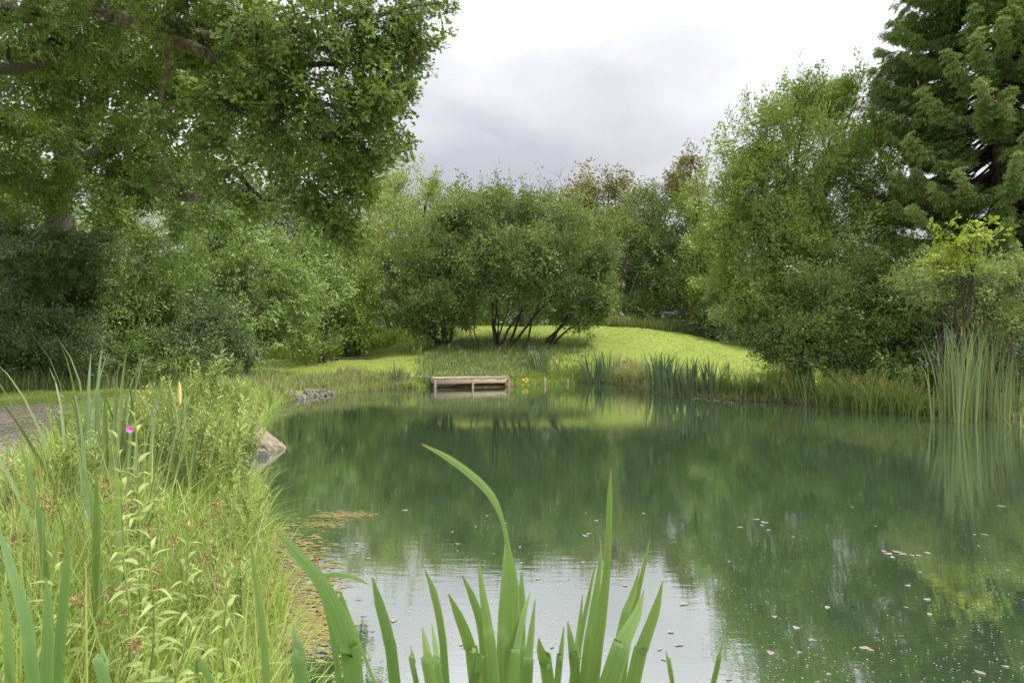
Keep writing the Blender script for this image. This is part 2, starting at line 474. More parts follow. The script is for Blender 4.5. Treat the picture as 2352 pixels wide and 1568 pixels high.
def height(x, y, d=None):
    x = np.atleast_1d(np.asarray(x, float)).ravel(); y = np.atleast_1d(np.asarray(y, float)).ravel()
    if d is None: d = sdist(x, y)
    z = -0.04 + 0.32 * ss(-0.05, 0.75, d) - 0.9 * ss(0.0, 2.5, -d)
    land = ss(0.0, 1.6, d)
    z = z + land * 0.75 * ss(26, 37, y)
    gy = ss(31.5, 43, y) * (1 - 0.8 * ss(46, 58, y))
    gx = ss(-12.0, -3.5, x) * (1 - ss(6, 20, x))
    z = z + 2.05 * gx * gy * land
    z = z + land * (0.05 * np.sin(x * 0.9 + 1.3) * np.sin(y * 0.7) + 0.03 * np.sin(x * 2.3 + y * 1.7) + 0.012 * np.sin(x * 7.1 - y * 5.3))
    dock = ss(-4.0, -3.5, x) * (1 - ss(.2, .7, x)) * (1 - ss(30.2, 31.2, y))
    return np.where(dock > 0, z * (1 - dock) + np.minimum(z, .33) * dock, z)
def gz(x, y):
    return float(height(x, y)[0])
def axis(lo, hi, step, far):
    core = np.arange(lo, hi + 1e-6, step)
    k = np.arange(1, 16)
    out = step * (np.cumsum(1.55 ** k))
    out = out[out < far]
    return np.concatenate([lo - out[::-1], core, hi + out])
gxs = axis(-26, 24, 0.22, 900); gys = axis(-3, 50, 0.24, 900)
GX, GY = np.meshgrid(gxs, gys)
gd = sdist(GX, GY)
GZ = height(GX, GY, gd)
nx, ny = len(gxs), len(gys)
ii, jj = np.meshgrid(np.arange(nx - 1), np.arange(ny - 1))
a = (jj * nx + ii).ravel()
quads = np.stack([a, a + 1, a + nx + 1, a + nx], 1)
def lawn_w(x, y, d):
    return np.clip(ss(28.5, 31, y) * ss(0.4, 1.3, d) * ss(-14, -11, x) * (1 - ss(16, 18, x)), 0, 1)
def gravel_w(x, y):
    # bare stony track along the far left
    cx = -4.55 - 0.62 * (y - 6.0) - 0.6
    return (1 - ss(0.5, 1.35, np.abs(x - cx) * (1 - 0.01 * y))) * ss(4.5, 7, y) * (1 - ss(14.5, 17.5, y))
m = mesh(np.stack([GX.ravel(), GY.ravel(), GZ], 1), quads,
         {'shore': np.clip(gd, -3, 3), 'lawn': lawn_w(GX.ravel(), GY.ravel(), gd), 'track': gravel_w(GX.ravel(), GY.ravel())}, True)
def ground_mat():
    m, nt, out = new_mat('grassy_ground')
    co = nd(nt, 'ShaderNodeTexCoord')
    def noise(scale, det=6.0, r=.6):
        return nd(nt, 'ShaderNodeTexNoise', None, Vector=co.outputs['Object'], Scale=scale, Detail=det, Roughness=r).outputs[0]
    def att(nm):
        return nd(nt, 'ShaderNodeAttribute', {'attribute_name': nm}).outputs['Fac']
    def mix(f, a, b):
        n = nd(nt, 'ShaderNodeMix', {'data_type': 'RGBA'})
        nt.links.new(f, n.inputs[0]); nt.links.new(a, n.inputs[6]); nt.links.new(b, n.inputs[7])
        return n.outputs[2]
    rough_c = ramp(nt, noise(1.3), [(.3, (.10, .15, .03)), (.5, (.15, .22, .035)), (.7, (.24, .26, .08))])
    fine = noise(16, 8.0, .75)
    lawn_a = ramp(nt, noise(.55), [(.32, (.175, .235, .045)), (.52, (.23, .285, .055)), (.7, (.30, .325, .08))])
    lawn_b = ramp(nt, fine, [(.3, (.12, .18, .03)), (.7, (.31, .36, .08))])
    n = nd(nt, 'ShaderNodeMix', {'data_type': 'RGBA'}); n.inputs[0].default_value = .6
    nt.links.new(lawn_a, n.inputs[6]); nt.links.new(lawn_b, n.inputs[7])
    pat = ramp(nt, noise(2.6, 5.0, .7), [(.36, (.72, .80, .85)), (.5, (1, 1, 1)), (.66, (1.12, 1.04, 1.0))])
    pm = nd(nt, 'ShaderNodeMix', {'data_type': 'RGBA', 'blend_type': 'MULTIPLY'}); pm.inputs[0].default_value = 1.0
    nt.links.new(n.outputs[2], pm.inputs[6]); nt.links.new(pat, pm.inputs[7])
    c = mix(att('lawn'), rough_c, pm.outputs[2])
    grav = ramp(nt, noise(22, 4.0), [(.3, (.20, .165, .135)), (.7, (.38, .33, .285))])
    tf = nd(nt, 'ShaderNodeMath', {'operation': 'MULTIPLY_ADD'})
    nt.links.new(noise(2.2), tf.inputs[0]); tf.inputs[1].default_value = 2.4
    tsub = nd(nt, 'ShaderNodeMath', {'operation': 'SUBTRACT'}); 
    nt.links.new(att('track'), tsub.inputs[0]); tsub.inputs[1].default_value = 1.95
    nt.links.new(tsub.outputs[0], tf.inputs[2])
    tm = nd(nt, 'ShaderNodeMath', {'operation': 'MULTIPLY', 'use_clamp': True})
    nt.links.new(tf.outputs[0], tm.inputs[0]); tm.inputs[1].default_value = 4.0
    c = mix(tm.outputs[0], c, grav)
    soil = ramp(nt, noise(5), [(.3, (.045, .028, .018)), (.7, (.14, .085, .05))])
    mr = nd(nt, 'ShaderNodeMapRange', None, Value=att('shore'))
    mr.inputs[1].default_value = .12; mr.inputs[2].default_value = .5; mr.inputs[3].default_value = 1; mr.inputs[4].default_value = 0
    c = mix(mr.outputs[0], c, soil)
    bp = nd(nt, 'ShaderNodeBump', None, Strength=.55, Distance=.05, Height=fine)
    b = nd(nt, 'ShaderNodeBsdfPrincipled', None, Base_Color=c, Roughness=.95)
    b.inputs['Specular IOR Level'].default_value = .15
    nt.links.new(bp.outputs[0], b.inputs['Normal'])
    nt.links.new(b.outputs[0], out.inputs[0])
    return m
tag(obj('ground', m, ground_mat()), 'grassy ground with a mown mound behind the pond', 'ground', kind='structure')

# ---------------------------------------------------------------- water
def water_mat():
    m, nt, out = new_mat('green_pond_water')
    co = nd(nt, 'ShaderNodeTexCoord')
    mp = nd(nt, 'ShaderNodeMapping'); mp.inputs['Scale'].default_value = (2.2, 9.0, 1)
    nt.links.new(co.outputs['Object'], mp.inputs['Vector'])
    w1 = nd(nt, 'ShaderNodeTexNoise', None, Vector=mp.outputs[0], Scale=1.6, Detail=3.0, Roughness=.5)
    mp2 = nd(nt, 'ShaderNodeMapping'); mp2.inputs['Scale'].default_value = (.25, .4, 1)
    nt.links.new(co.outputs['Object'], mp2.inputs['Vector'])
    w2 = nd(nt, 'ShaderNodeTexNoise', None, Vector=mp2.outputs[0], Scale=1.0, Detail=2.0)
    amp = nd(nt, 'ShaderNodeMapRange', None, Value=w2.outputs[0])
    amp.inputs[1].default_value = .35; amp.inputs[2].default_value = .65; amp.inputs[3].default_value = .35; amp.inputs[4].default_value = 1.0
    hm = nd(nt, 'ShaderNodeMath', {'operation': 'MULTIPLY'})
    nt.links.new(w1.outputs[0], hm.inputs[0]); nt.links.new(amp.outputs[0], hm.inputs[1])
    bp = nd(nt, 'ShaderNodeBump', None, Strength=.04, Distance=.025, Height=hm.outputs[0])
    mp3 = nd(nt, 'ShaderNodeMapping'); mp3.inputs['Scale'].default_value = (.22, .3, 1)
    nt.links.new(co.outputs['Object'], mp3.inputs['Vector'])
    w3 = nd(nt, 'ShaderNodeTexNoise', None, Vector=mp3.outputs[0], Scale=1.0, Detail=4.0)
    col = ramp(nt, w3.outputs[0], [(.3, (.074, .128, .062)), (.7, (.090, .148, .072))])
    df = nd(nt, 'ShaderNodeBsdfDiffuse', None, Color=col)
    gl = nd(nt, 'ShaderNodeBsdfGlossy', None, Roughness=.02)
    nt.links.new(bp.outputs[0], gl.inputs['Normal'])
    fr = nd(nt, 'ShaderNodeFresnel', None, IOR=1.7)
    nt.links.new(bp.outputs[0], fr.inputs['Normal'])
    mr = nd(nt, 'ShaderNodeMapRange', None, Value=fr.outputs[0])
    mr.inputs[3].default_value = .68; mr.inputs[4].default_value = .97
    mx = nd(nt, 'ShaderNodeMixShader')
    nt.links.new(mr.outputs[0], mx.inputs[0]); nt.links.new(df.outputs[0], mx.inputs[1]); nt.links.new(gl.outputs[0], mx.inputs[2])
    nt.links.new(mx.outputs[0], out.inputs[0])
    return m
tag(obj('pond_water', mesh(np.array([(-9, 1.2, 0), (16, 1.2, 0), (16, 35, 0), (-9, 35, 0)]), np.array([(0, 1, 2, 3)])), water_mat()),
    'still green pond water reflecting trees and sky', 'water', kind='structure')

# ---------------------------------------------------------------- trees
K24 = 1024.0 / 2352.0
F10 = F * K24
SPEC = {  # leaf length and width ratio, outline, spray length, upward pull, leaves in a spray, droop, smallest leaf in px, cover, side twig angle, bushiness
    'oak':      dict(L=.078, w=.56, t=LEAF_OAK, tw=.40, up=.15, n=40, dr=.10, px=2.4, cv=9.0, out=.8, ang=.9, bush=.10),
    'oak_far':  dict(L=.085, w=.58, t=LEAF_OVAL, tw=.50, up=.15, n=42, dr=.10, px=2.2, cv=7.6, out=.8, ang=.9, bush=.10),
    'willow':   dict(L=.085, w=.46, t=LEAF_DIA, tw=.75, up=.38, n=44, dr=.0, px=2.9, cv=6.0, out=.85, ang=.72, bush=.07),
    'sallow':   dict(L=.075, w=.46, t=LEAF_DIA, tw=.85, up=.50, n=44, dr=.0, px=2.3, cv=6.4, out=.85, ang=.72, bush=.08),
    'shrub':    dict(L=.055, w=.60, t=LEAF_DIA, tw=.70, up=.25, n=46, dr=.12, px=2.2, cv=6.6, out=.9, ang=.8, bush=.08),
    'ash':      dict(L=.10,  w=.34, t=LEAF_DIA, tw=.80, up=.05, n=44, dr=.50, px=3.0, cv=5.4, out=.9, ang=.7, bush=.05),
    'far':      dict(L=.09,  w=.60, t=LEAF_DIA, tw=1.2, up=.40, n=46, dr=.1, px=2.2, cv=4.6, out=.8, ang=.8, bush=.10),
    'young':    dict(L=.12,  w=.60, t=LEAF_OAK, tw=.45, up=.45, n=22, dr=.05, px=3.4, cv=3.2, out=.9, ang=.9, bush=.10),
}
TRIS = [0]
def spray_mesh(rng, sp, ratio, leaf, bark, wood=True):
    """one leafy twig of unit length along x: side twigs in a loose plane, leaves along them"""
    tw = [(np.zeros(3), np.array([1.0, rng.normal(0, .05), rng.normal(0, .04)]))]
    for k in range(6):
        t = .12 + .75 * (k + rng.random()) / 6
        sgn = 1 if k % 2 else -1
        an = sp['ang'] * rng.uniform(.75, 1.3)
        ln = (.52 - .32 * t) * rng.uniform(.75, 1.25)
        b0 = tw[0][1] * t
        tw.append((b0, b0 + ln * np.array([math.cos(an), sgn * math.sin(an), rng.normal(0, .28)])))
    lens = np.array([np.linalg.norm(b - a) for a, b in tw])
    n = sp['n']
    pick_ = rng.choice(len(tw), n, p=lens / lens.sum())
    P, A = np.zeros((n, 3)), np.zeros((n, 3))
    for i in range(n):
        a, b = tw[pick_[i]]
        t = rng.uniform(.12, 1.0) ** .75
        d = nrm(b - a)
        side = nrm(np.cross(UP, d)) * rng.choice([-1, 1])
        P[i] = a + (b - a) * t + rng.normal(0, sp['bush'] * .6, 3)
        A[i] = nrm(d * .75 + side * rng.uniform(.2, .95) + UP * rng.normal(-sp['dr'] * .8, .30))
    N = nrm(UP + rng.normal(0, .42, (n, 3)))
    L = ratio * rng.uniform(.65, 1.25, n)
    V, Fc, k = place(sp['t'], P, A, N, L, L * sp['w'])
    bag = Bag(); bag.add(V, Fc, np.repeat(rng.random(n), k))
    nl = len(Fc)
    if wood:
        a = np.array([t[0] for t in tw]); b = np.array([t[1] for t in tw])
        W, Q = tubes3(a, b, np.where(np.arange(len(tw)) == 0, .010, .006), np.full(len(tw), .002))
        Q = np.concatenate([Q[:, [0, 1, 2]], Q[:, [0, 2, 3]]])
        bag.add(W, Q, .5)
    m = bag.mesh()
    m.materials.append(inst_mat(leaf)); m.materials.append(bark)
    mi = np.zeros(len(m.polygons), dtype=np.int32); mi[nl:] = 1
    m.polygons.foreach_set('material_index', mi)
    return m
def euler_of(X, Z):
    X = nrm(X); Y = nrm(np.cross(Z, X)); Z = np.cross(X, Y)
    return np.stack([np.arctan2(Y[:, 2], Z[:, 2]), -np.arcsin(np.clip(X[:, 2], -1, 1)), np.arctan2(X[:, 1], X[:, 0])], 1)
def scatter_obj(name, P, rot, scl, rnd, meshes, root, base, rng):
    """an object whose points each carry one of the given sprays"""
    m = bpy.data.meshes.new(name)
    n = len(P)
    m.vertices.add(n); m.vertices.foreach_set('co', np.ascontiguousarray(P - base, dtype=np.float32).ravel())
    for nm, tp, dat in (('rot', 'FLOAT_VECTOR', rot), ('scl', 'FLOAT_VECTOR', scl), ('irnd', 'FLOAT', rnd)):
        at_ = m.attributes.new(nm, tp, 'POINT')
        at_.data.foreach_set('vector' if tp == 'FLOAT_VECTOR' else 'value', np.ascontiguousarray(dat, dtype=np.float32).ravel())
    at_ = m.attributes.new('pick', 'INT', 'POINT'); at_.data.foreach_set('value', rng.integers(0, len(meshes), n).astype(np.int32))
    o = link(bpy.data.objects.new(name, m), root)
    o['kind'] = 'stuff'
    ng = bpy.data.node_groups.new('leaf_sprays', 'GeometryNodeTree')
    ng.interface.new_socket('Geometry', in_out='INPUT', socket_type='NodeSocketGeometry')
    ng.interface.new_socket('Geometry', in_out='OUTPUT', socket_type='NodeSocketGeometry')
    gi = ng.nodes.new('NodeGroupInput'); go = ng.nodes.new('NodeGroupOutput')
    ip = ng.nodes.new('GeometryNodeInstanceOnPoints')
    gti = ng.nodes.new('GeometryNodeJoinGeometry')
    for sm in meshes:
        so = bpy.data.objects.new('spray', sm)
        oi = ng.nodes.new('GeometryNodeObjectInfo'); oi.inputs['Object'].default_value = so
        oi.inputs['As Instance'].default_value = False
        g2 = ng.nodes.new('GeometryNodeGeometryToInstance')
        ng.links.new(oi.outputs['Geometry'], g2.inputs[0]); ng.links.new(g2.outputs[0], gti.inputs[0])
    def na(nm, dt):
        a = ng.nodes.new('GeometryNodeInputNamedAttribute'); a.data_type = dt; a.inputs['Name'].default_value = nm
        return a.outputs[0]
    ng.links.new(gi.outputs[0], ip.inputs['Points']); ng.links.new(gti.outputs[0], ip.inputs['Instance'])
    ip.inputs['Pick Instance'].default_value = True
    ng.links.new(na('pick', 'INT'), ip.inputs['Instance Index'])
    ng.links.new(na('rot', 'FLOAT_VECTOR'), ip.inputs['Rotation']); ng.links.new(na('scl', 'FLOAT_VECTOR'), ip.inputs['Scale'])
    ng.links.new(ip.outputs[0], go.inputs[0])
    md = o.modifiers.new('leaf_sprays', 'NODES'); md.node_group = ng
    INST[0] += n
    return o
INST = [0]
def crown_geo(blobs, sp, rng, shoots=0, dens=1.0):
    """leafy sprays spread in clumps through uneven ellipsoids"""
    out = [[], [], [], []]
    tw0, tw1, cents = [], [], []
    Dm = np.mean([b[4] for b in blobs])
    L = max(sp['L'], sp['px'] * Dm / F10)
    scl = max(1.0, L / sp['L'])
    slen = sp['tw'] * scl ** .6
    for (u, v, ru, rv, D, rd) in blobs:
        C = pix(u, v, D); R = np.array([ru / F * D, rd, rv / F * D])
        cents.append(C)
        W = L * sp['w']
        A = math.pi * ru * rv * K24 ** 2
        n = .78 * dens * sp['cv'] * A / (0.5 * L * W * (F10 / D) ** 2)
        nt = max(5, int(n / sp['n']))
        ns = max(7, min(26, int(10 * (R[0] * R[1] * R[2]) ** (1 / 3) / max(.4, .05 * D))))
        sd_ = nrm(rng.normal(0, 1, (ns, 3))); sr_ = rng.uniform(.78, 1.28, ns); sk = rng.random(ns)
        si = rng.integers(0, ns, nt)
        loose = rng.random(nt) < .2
        inner = rng.random(nt) < .2
        d = nrm(sd_[si] + rng.normal(0, .30, (nt, 3)))
        d = np.where(loose[:, None], nrm(rng.normal(0, 1, (nt, 3))), d)
        ph = rng.uniform(0, 6.28, (4, 1)); fr = rng.normal(0, 2.6, (4, 3))
        dfm = 1 + 0.10 * np.sin(d @ fr.T + ph.T).sum(1)
        q = np.clip(1 - np.abs(rng.normal(0, .22, nt)), .1, 1.0) * np.where(loose, .9, sr_[si])
        # leaf clumps are rounded: their rims lie deeper than their middles
        q = q * (1 - .28 * np.clip(np.linalg.norm(d - sd_[si], axis=1), 0, 1) * ~loose)
        q = np.where(inner, rng.uniform(.1, .7, nt), q)
        td = nrm(d * sp['out'] + UP * sp['up'] + rng.normal(0, .38, (nt, 3)))
        ln = slen * rng.uniform(.5, 1.4, nt)
        sc = np.repeat(ln[:, None], 3, 1)
        if shoots:       # long thin leaders standing out of the top
            k = rng.random(nt) < shoots * (d[:, 2] > .25)
            td = np.where(k[:, None], nrm(d * .3 + UP * 1.2 + rng.normal(0, .15, (nt, 3))), td)
            sc = np.where(k[:, None], sc * np.array([1.7, .55, .55]) * rng.uniform(.8, 1.2, (nt, 1)), sc)
        p = C + R * d * (q * dfm)[:, None]
        s0 = p - td * (ln * .5)[:, None]
        out[0].append(s0); out[1].append(euler_of(td, UP * .7 + d * .55 + rng.normal(0, .4, (nt, 3)))); out[2].append(sc)
        out[3].append(np.where(loose, rng.random(nt), .5 * sk[si] + .5 * rng.random(nt)))
        tw0.append(s0); tw1.append(s0 + td * (ln * .9)[:, None])
    return [np.concatenate(o) for o in out], L / slen, cents, tw0, tw1
def add_crown(geo, ratio, sp, leaf, bark, root, base, rng, nvar=4, wood=False):
    ms = [spray_mesh(rng, sp, ratio, leaf, bark, wood) for _ in range(nvar)]
    return scatter_obj('crown', *geo, ms, root, base, rng)
def curve_to(a, b, rng, sag=.12, n=7):
    a = np.asarray(a, float); b = np.asarray(b, float)
    mid = (a + b) / 2 + UP * np.linalg.norm(b - a) * sag + rng.normal(0, .06, 3) * np.linalg.norm(b - a)
    return wobble(smooth_path([a, mid, b], n), np.linalg.norm(b - a) * .012, rng)
def tree(name, label, cat, base_px, blobs, spec, leaf, bark='bark_dark', stems=1, r=.12, group=None, shoots=0, seed=1, fork=.35, twigs=16, dens=1.0, spread=.35):
    rng = RS(seed)
    sp = SPEC[spec]
    bu, bD = base_px
    bx = (bu - CU) / F * bD
    base = np.array([bx, bD, gz(bx, bD) - .05])
    root = empty(name, base, label, cat, group)
    geo, ratio, cents, tw0, tw1 = crown_geo(blobs, sp, rng, shoots, dens)
    C = np.array(cents)
    order = np.argsort(C[:, 2])
    # stems
    tb = Bag(); bb = Bag()
    top = C[order[-1]]
    groups = [[] for _ in range(stems)]
    for k, i in enumerate(np.argsort(np.arctan2(C[:, 2] - base[2], C[:, 0] - base[0]))):
        groups[k * stems // len(C)].append(i)
    for gi, g in enumerate(groups):
        if not g: continue
        b0 = base + np.array([rng.uniform(-1, 1), rng.uniform(-.6, .6), 0]) * (spread if stems > 1 else 0)
        hi = C[max(g, key=lambda i: C[i][2])]
        path = curve_to(b0, hi, rng, .06, 10)
        rr = r * (1 if stems == 1 else rng.uniform(.55, 1.0))
        tb.add(*tube(path, rr * np.linspace(1, .25, 10) ** 1.1, 7))
        for i in g:
            f = min(.9, fork + rng.uniform(0, .35))
            st = path[int(f * 9)]
            if np.linalg.norm(C[i] - st) < .3: continue
            pth = curve_to(st, C[i], rng, .10, 6)
            bb.add(*tube(pth, rr * np.linspace(.5, .12, 6), 5))
    for c, a, b in zip(cents, tw0, tw1):
        m_ = min(len(a), twigs * 3)
        s = rng.choice(len(a), m_, replace=False)
        c2 = c + (a[s] - c) * .25 + rng.normal(0, .05, (m_, 3))
        rr = max(.006, .35 * c[1] / F10 * .4)
        bb.add(*tubes3(c2, a[s], np.full(m_, rr * 1.5), np.full(m_, rr)))
        bb.add(*tubes3(a[s], b[s], np.full(m_, rr), np.full(m_, rr * .4)))
    obj('trunk', tb.mesh(True), M[bark], root, base)
    obj('branches', bb.mesh(), M[bark], root, base)
    add_crown(geo, ratio, sp, M[leaf], M[bark], root, base, rng)
    return root

# --- the great oak on the left bank
def oak():
    rng = RS(11)
    base = np.array([-15.9, 24.2, gz(-15.9, 24.2) - .1])
    root = empty('oak_tree', base, 'great spreading oak with lichened limbs overhanging the left bank and path', 'tree')
    near = [(890, 50, 85, 70, 9.5, 1.2), (965, 12, 62, 26, 9.5, .5), (1022, 8, 28, 10, 9.4, .2), (985, 92, 24, 20, 9.5, .25), (940, 110, 45, 40, 9.6, .5),
        (875, 170, 75, 70, 10, 1.1), (885, 255, 68, 60, 10, 1.0), (905, 330, 42, 30, 10.1, .5), (800, 245, 105, 90, 9.6, 1.2),
        (640, 190, 105, 60, 9.4, 1.0), (560, 240, 70, 55, 9.4, .8), (510, 232, 50, 38, 9.3, .6), (650, 290, 110, 70, 9.8, 1.2), (770, 340, 100, 52, 10.2, 1.0), (860, 345, 48, 30, 10.2, .6),
        (760, 100, 130, 80, 9.2, 1.3), (600, 60, 130, 80, 9.2, 1.3), (430, 40, 130, 70, 9.6, 1.3), (260, 35, 120, 60, 10, 1.4), (90, 50, 140, 70, 10.5, 1.4),
        (480, 130, 100, 55, 11, 1.2), (130, 120, 150, 50, 11.5, 1.3)]
    far = [(330, 130, 120, 60, 13, 1.4), (60, 190, 110, 70, 14, 1.6), (210, 190, 90, 60, 15, 1.6), (380, 230, 90, 60, 14, 1.5), (440, 320, 80, 50, 13, 1.3), (560, 360, 90, 50, 12, 1.2),
        (690, 410, 100, 45, 11.2, 1.1), (800, 440, 70, 45, 11, .9), (845, 400, 35, 45, 11, .6), (760, 500, 55, 40, 11.4, .7), (800, 550, 32, 36, 11.6, .4), (700, 480, 60, 35, 11.6, .7),
        (560, 450, 90, 40, 12.4, 1.0), (330, 330, 80, 50, 16, 1.5), (60, 320, 90, 55, 17, 1.6), (20, 420, 70, 45, 18, 1.5), (400, 420, 70, 40, 15, 1.2), (180, 440, 80, 45, 19, 1.5), (260, 480, 60, 35, 18.5, 1.2), (60, 470, 90, 50, 21, 1.6), (340, 430, 90, 50, 20, 1.6), (450, 400, 80, 50, 17, 1.5), (470, 490, 80, 45, 19, 1.5), (250, 390, 70, 45, 21, 1.5), (100, 400, 70, 40, 22, 1.5), (230, 290, 80, 50, 20, 1.5), (420, 180, 90, 50, 14, 1.4), (560, 150, 90, 50, 11, 1.2), (30, 260, 70, 50, 16, 1.4)]
    # crown above the frame
    high = [(200, -150, 330, 150, 13, 3.2), (620, -130, 260, 120, 11, 2.4), (150, -420, 330, 200, 16, 4.0), (520, -330, 250, 150, 13, 2.6), (-200, 100, 200, 170, 16, 3), (-150, -150, 200, 150, 16, 3)]
    CR = []
    for bl, spn in ((near, 'oak'), (far, 'oak_far'), (high, 'oak_far')):
        sp = dict(SPEC[spn])
        if bl is high: sp['px'] = 7.0; sp['cv'] = 3.0
        g = crown_geo(bl, sp, rng)
        CR.append(g)
        add_crown(g[0], g[1], sp, M['oak'], M['bark_dark'], root, base, rng, wood=bl is near)
    def limb(pts, r0, r1, nm='limb', bark='bark_lichen', n=14, sides=9):
        P = np.array([p if len(p) == 3 and isinstance(p, np.ndarray) else pix(*p) for p in pts])
        path = wobble(smooth_path(P, n), r0 * .16, rng)
        obj(nm, mesh(*tube(path, np.linspace(r0, r1, n), sides), None, True), M[bark], root, base)
        return path
    limb([base, (145, 640, 24.2), (140, 480, 24), (150, 390, 23.6), (140, 300, 23), (138, 120, 22), (150, -60, 21), (160, -250, 20)], .56, .16, 'trunk', 'bark', 20, 12)
    limb([(222, 600, 24.2), (238, 500, 24), (266, 408, 23), (311, 369, 22), (335, 330, 21), (360, 250, 18)], .36, .15, 'limb', 'bark')
    limb([base + np.array([.6, .2, .2]), (218, 640, 24.3), (222, 600, 24.2)], .42, .36, 'limb', 'bark', 6)
    limb([(148, 385, 23.6), (170, 330, 23), (213, 258, 22), (231, 205, 21), (260, 120, 18), (300, 0, 14), (330, -80, 11)], .42, .16, 'limb', 'bark')
    limb([(150, 395, 23.6), (222, 357, 22), (272, 330, 20.5), (289, 284, 19.5), (352, 276, 17.5), (430, 255, 15), (520, 210, 11.5)], .32, .06, 'limb', 'bark')
    limb([(290, 390, 22), (355, 430, 18.5), (400, 447, 16.5), (444, 449, 14.5), (475, 412, 14), (540, 390, 13)], .20, .06)
    limb([(150, -60, 18), (150, -70, 14), (190, 0, 11), (248, 40, 10), (320, 51, 9.6), (382, 93, 9.5), (460, 125, 9.5), (512, 148, 9.6), (590, 160, 9.7), (700, 150, 9.7), (800, 150, 9.8)], .17, .03, n=22)
    limb([(340, 46, 9.6), (392, 50, 9.6), (444, 76, 9.6), (530, 96, 9.6), (600, 90, 9.5), (700, 60, 9.4), (830, 40, 9.4), (930, 18, 9.5), (1000, 8, 9.4)], .10, .015, n=20)
    limb([(382, 93, 9.5), (386, 160, 10), (372, 222, 10.6), (395, 260, 11)], .06, .02)
    limb([(512, 148, 9.6), (560, 200, 9.6), (640, 230, 9.7), (760, 240, 9.8), (860, 250, 10), (900, 320, 10)], .055, .012)
    limb([(-60, 170, 12), (0, 160, 11.5), (48, 158, 11), (90, 143, 11), (150, 134, 11), (195, 110, 11)], .11, .03, bark='bark_dark')
    limb([(48, 158, 11), (20, 130, 11), (25, 80, 11)], .045, .015, bark='bark_dark')
    limb([(-60, 10, 11), (0, 22, 10.5), (44, 32, 10.5), (90, 0, 10.5), (130, -60, 10.5)], .16, .09, bark='bark_dark')
    limb([(540, 390, 13), (600, 455, 12), (645, 462, 11.8), (690, 472, 11.6), (735, 520, 11.5), (790, 556, 11.6)], .045, .01, bark='bark_dark')
    limb([(735, 520, 11.5), (760, 470, 11.3), (810, 440, 11.1), (850, 400, 11)], .022, .008, bark='bark_dark')
    limb([(460, 300, 13), (500, 290, 12), (560, 290, 11), (640, 320, 10.4), (760, 350, 10.2)], .05, .012, bark='bark_dark')
    # fine twigs
    tw = Bag()
    for (_g, _r, cents, a, b), bl in zip(CR[:2], (near, far)):
        for c, p0, p1 in zip(cents, a, b):
            k = min(len(p0), 14)
            s = rng.choice(len(p0), k, replace=False)
            c2 = c + (p0[s] - c) * .2 + rng.normal(0, .05, (k, 3))
            tw.add(*tubes3(c2, p0[s], np.full(k, .009), np.full(k, .005)))
            tw.add(*tubes3(p0[s], p1[s], np.full(k, .005), np.full(k, .002)))
    obj('twigs', tw.mesh(), M['bark_dark'], root, base)
oak()

# --- sallows in front of the mound
tree('sallow_tree', 'dark many-stemmed sallow on the mound, at the left of the middle clump', 'tree', (1015, 36),
     [(960, 600, 72, 85, 36, 1.9), (1005, 690, 80, 60, 35.6, 1.6), (930, 690, 48, 60, 35.5, 1.2), (995, 520, 85, 60, 37, 1.9), (1055, 600, 65, 85, 36.4, 1.6), (1060, 690, 45, 45, 36, 1.2),
      (950, 745, 40, 35, 35.5, 1), (900, 630, 38, 60, 36, 1.1), (1050, 490, 60, 45, 37, 1.5), (1000, 755, 50, 30, 35.8, .9)], 'sallow', 'sallow', stems=6, r=.13, shoots=.05, seed=21, fork=.3)
tree('sallow_tree', 'broad sallow with fanned bare stems behind the wooden fishing platform', 'tree', (1165, 36),
     [(1180, 520, 95, 70, 36, 2), (1130, 620, 80, 75, 35.4, 1.8), (1240, 600, 90, 85, 35.6, 2), (1310, 570, 80, 75, 36, 1.8), (1375, 630, 55, 65, 36, 1.4), (1270, 668, 84, 36, 35.4, 1.5), (1180, 668, 70, 30, 35.2, 1.2),
      (1110, 480, 60, 42, 37, 1.6), (1240, 490, 70, 45, 36.6, 1.6), (1395, 580, 36, 46, 36.4, 1), (1330, 500, 50, 40, 37, 1.3)], 'sallow', 'sallow', stems=9, r=.085, shoots=.05, seed=22, fork=.5, spread=.9)
tree('sallow_tree', 'small leaning sallow at the right end of the middle clump', 'tree', (1262, 36.4),
     [(1320, 700, 62, 42, 36.2, 1.3), (1375, 690, 45, 48, 36.8, 1.2), (1345, 735, 36, 22, 36, .8)], 'sallow', 'sallow', stems=3, r=.11, seed=23, fork=.5)
tree('sallow_tree', 'slim young sallow between the two larger sallows on the mound', 'tree', (1088, 35.6),
     [(1080, 700, 38, 34, 35.6, .9), (1100, 640, 34, 40, 35.8, .8), (1070, 745, 24, 18, 35.6, .5)], 'sallow', 'sallow', stems=2, r=.06, seed=24, fork=.6)
tree('willow_bush', 'rounded olive willow bush beside the left foot of the mound', 'bush', (826, 36.2),
     [(824, 690, 48, 56, 35.4, 1.2), (826, 748, 56, 38, 35.2, 1.1), (842, 645, 26, 30, 35.4, .6), (790, 735, 34, 42, 35.2, .9)], 'sallow', 'willow', stems=5, r=.05, shoots=.3, seed=25, twigs=20)

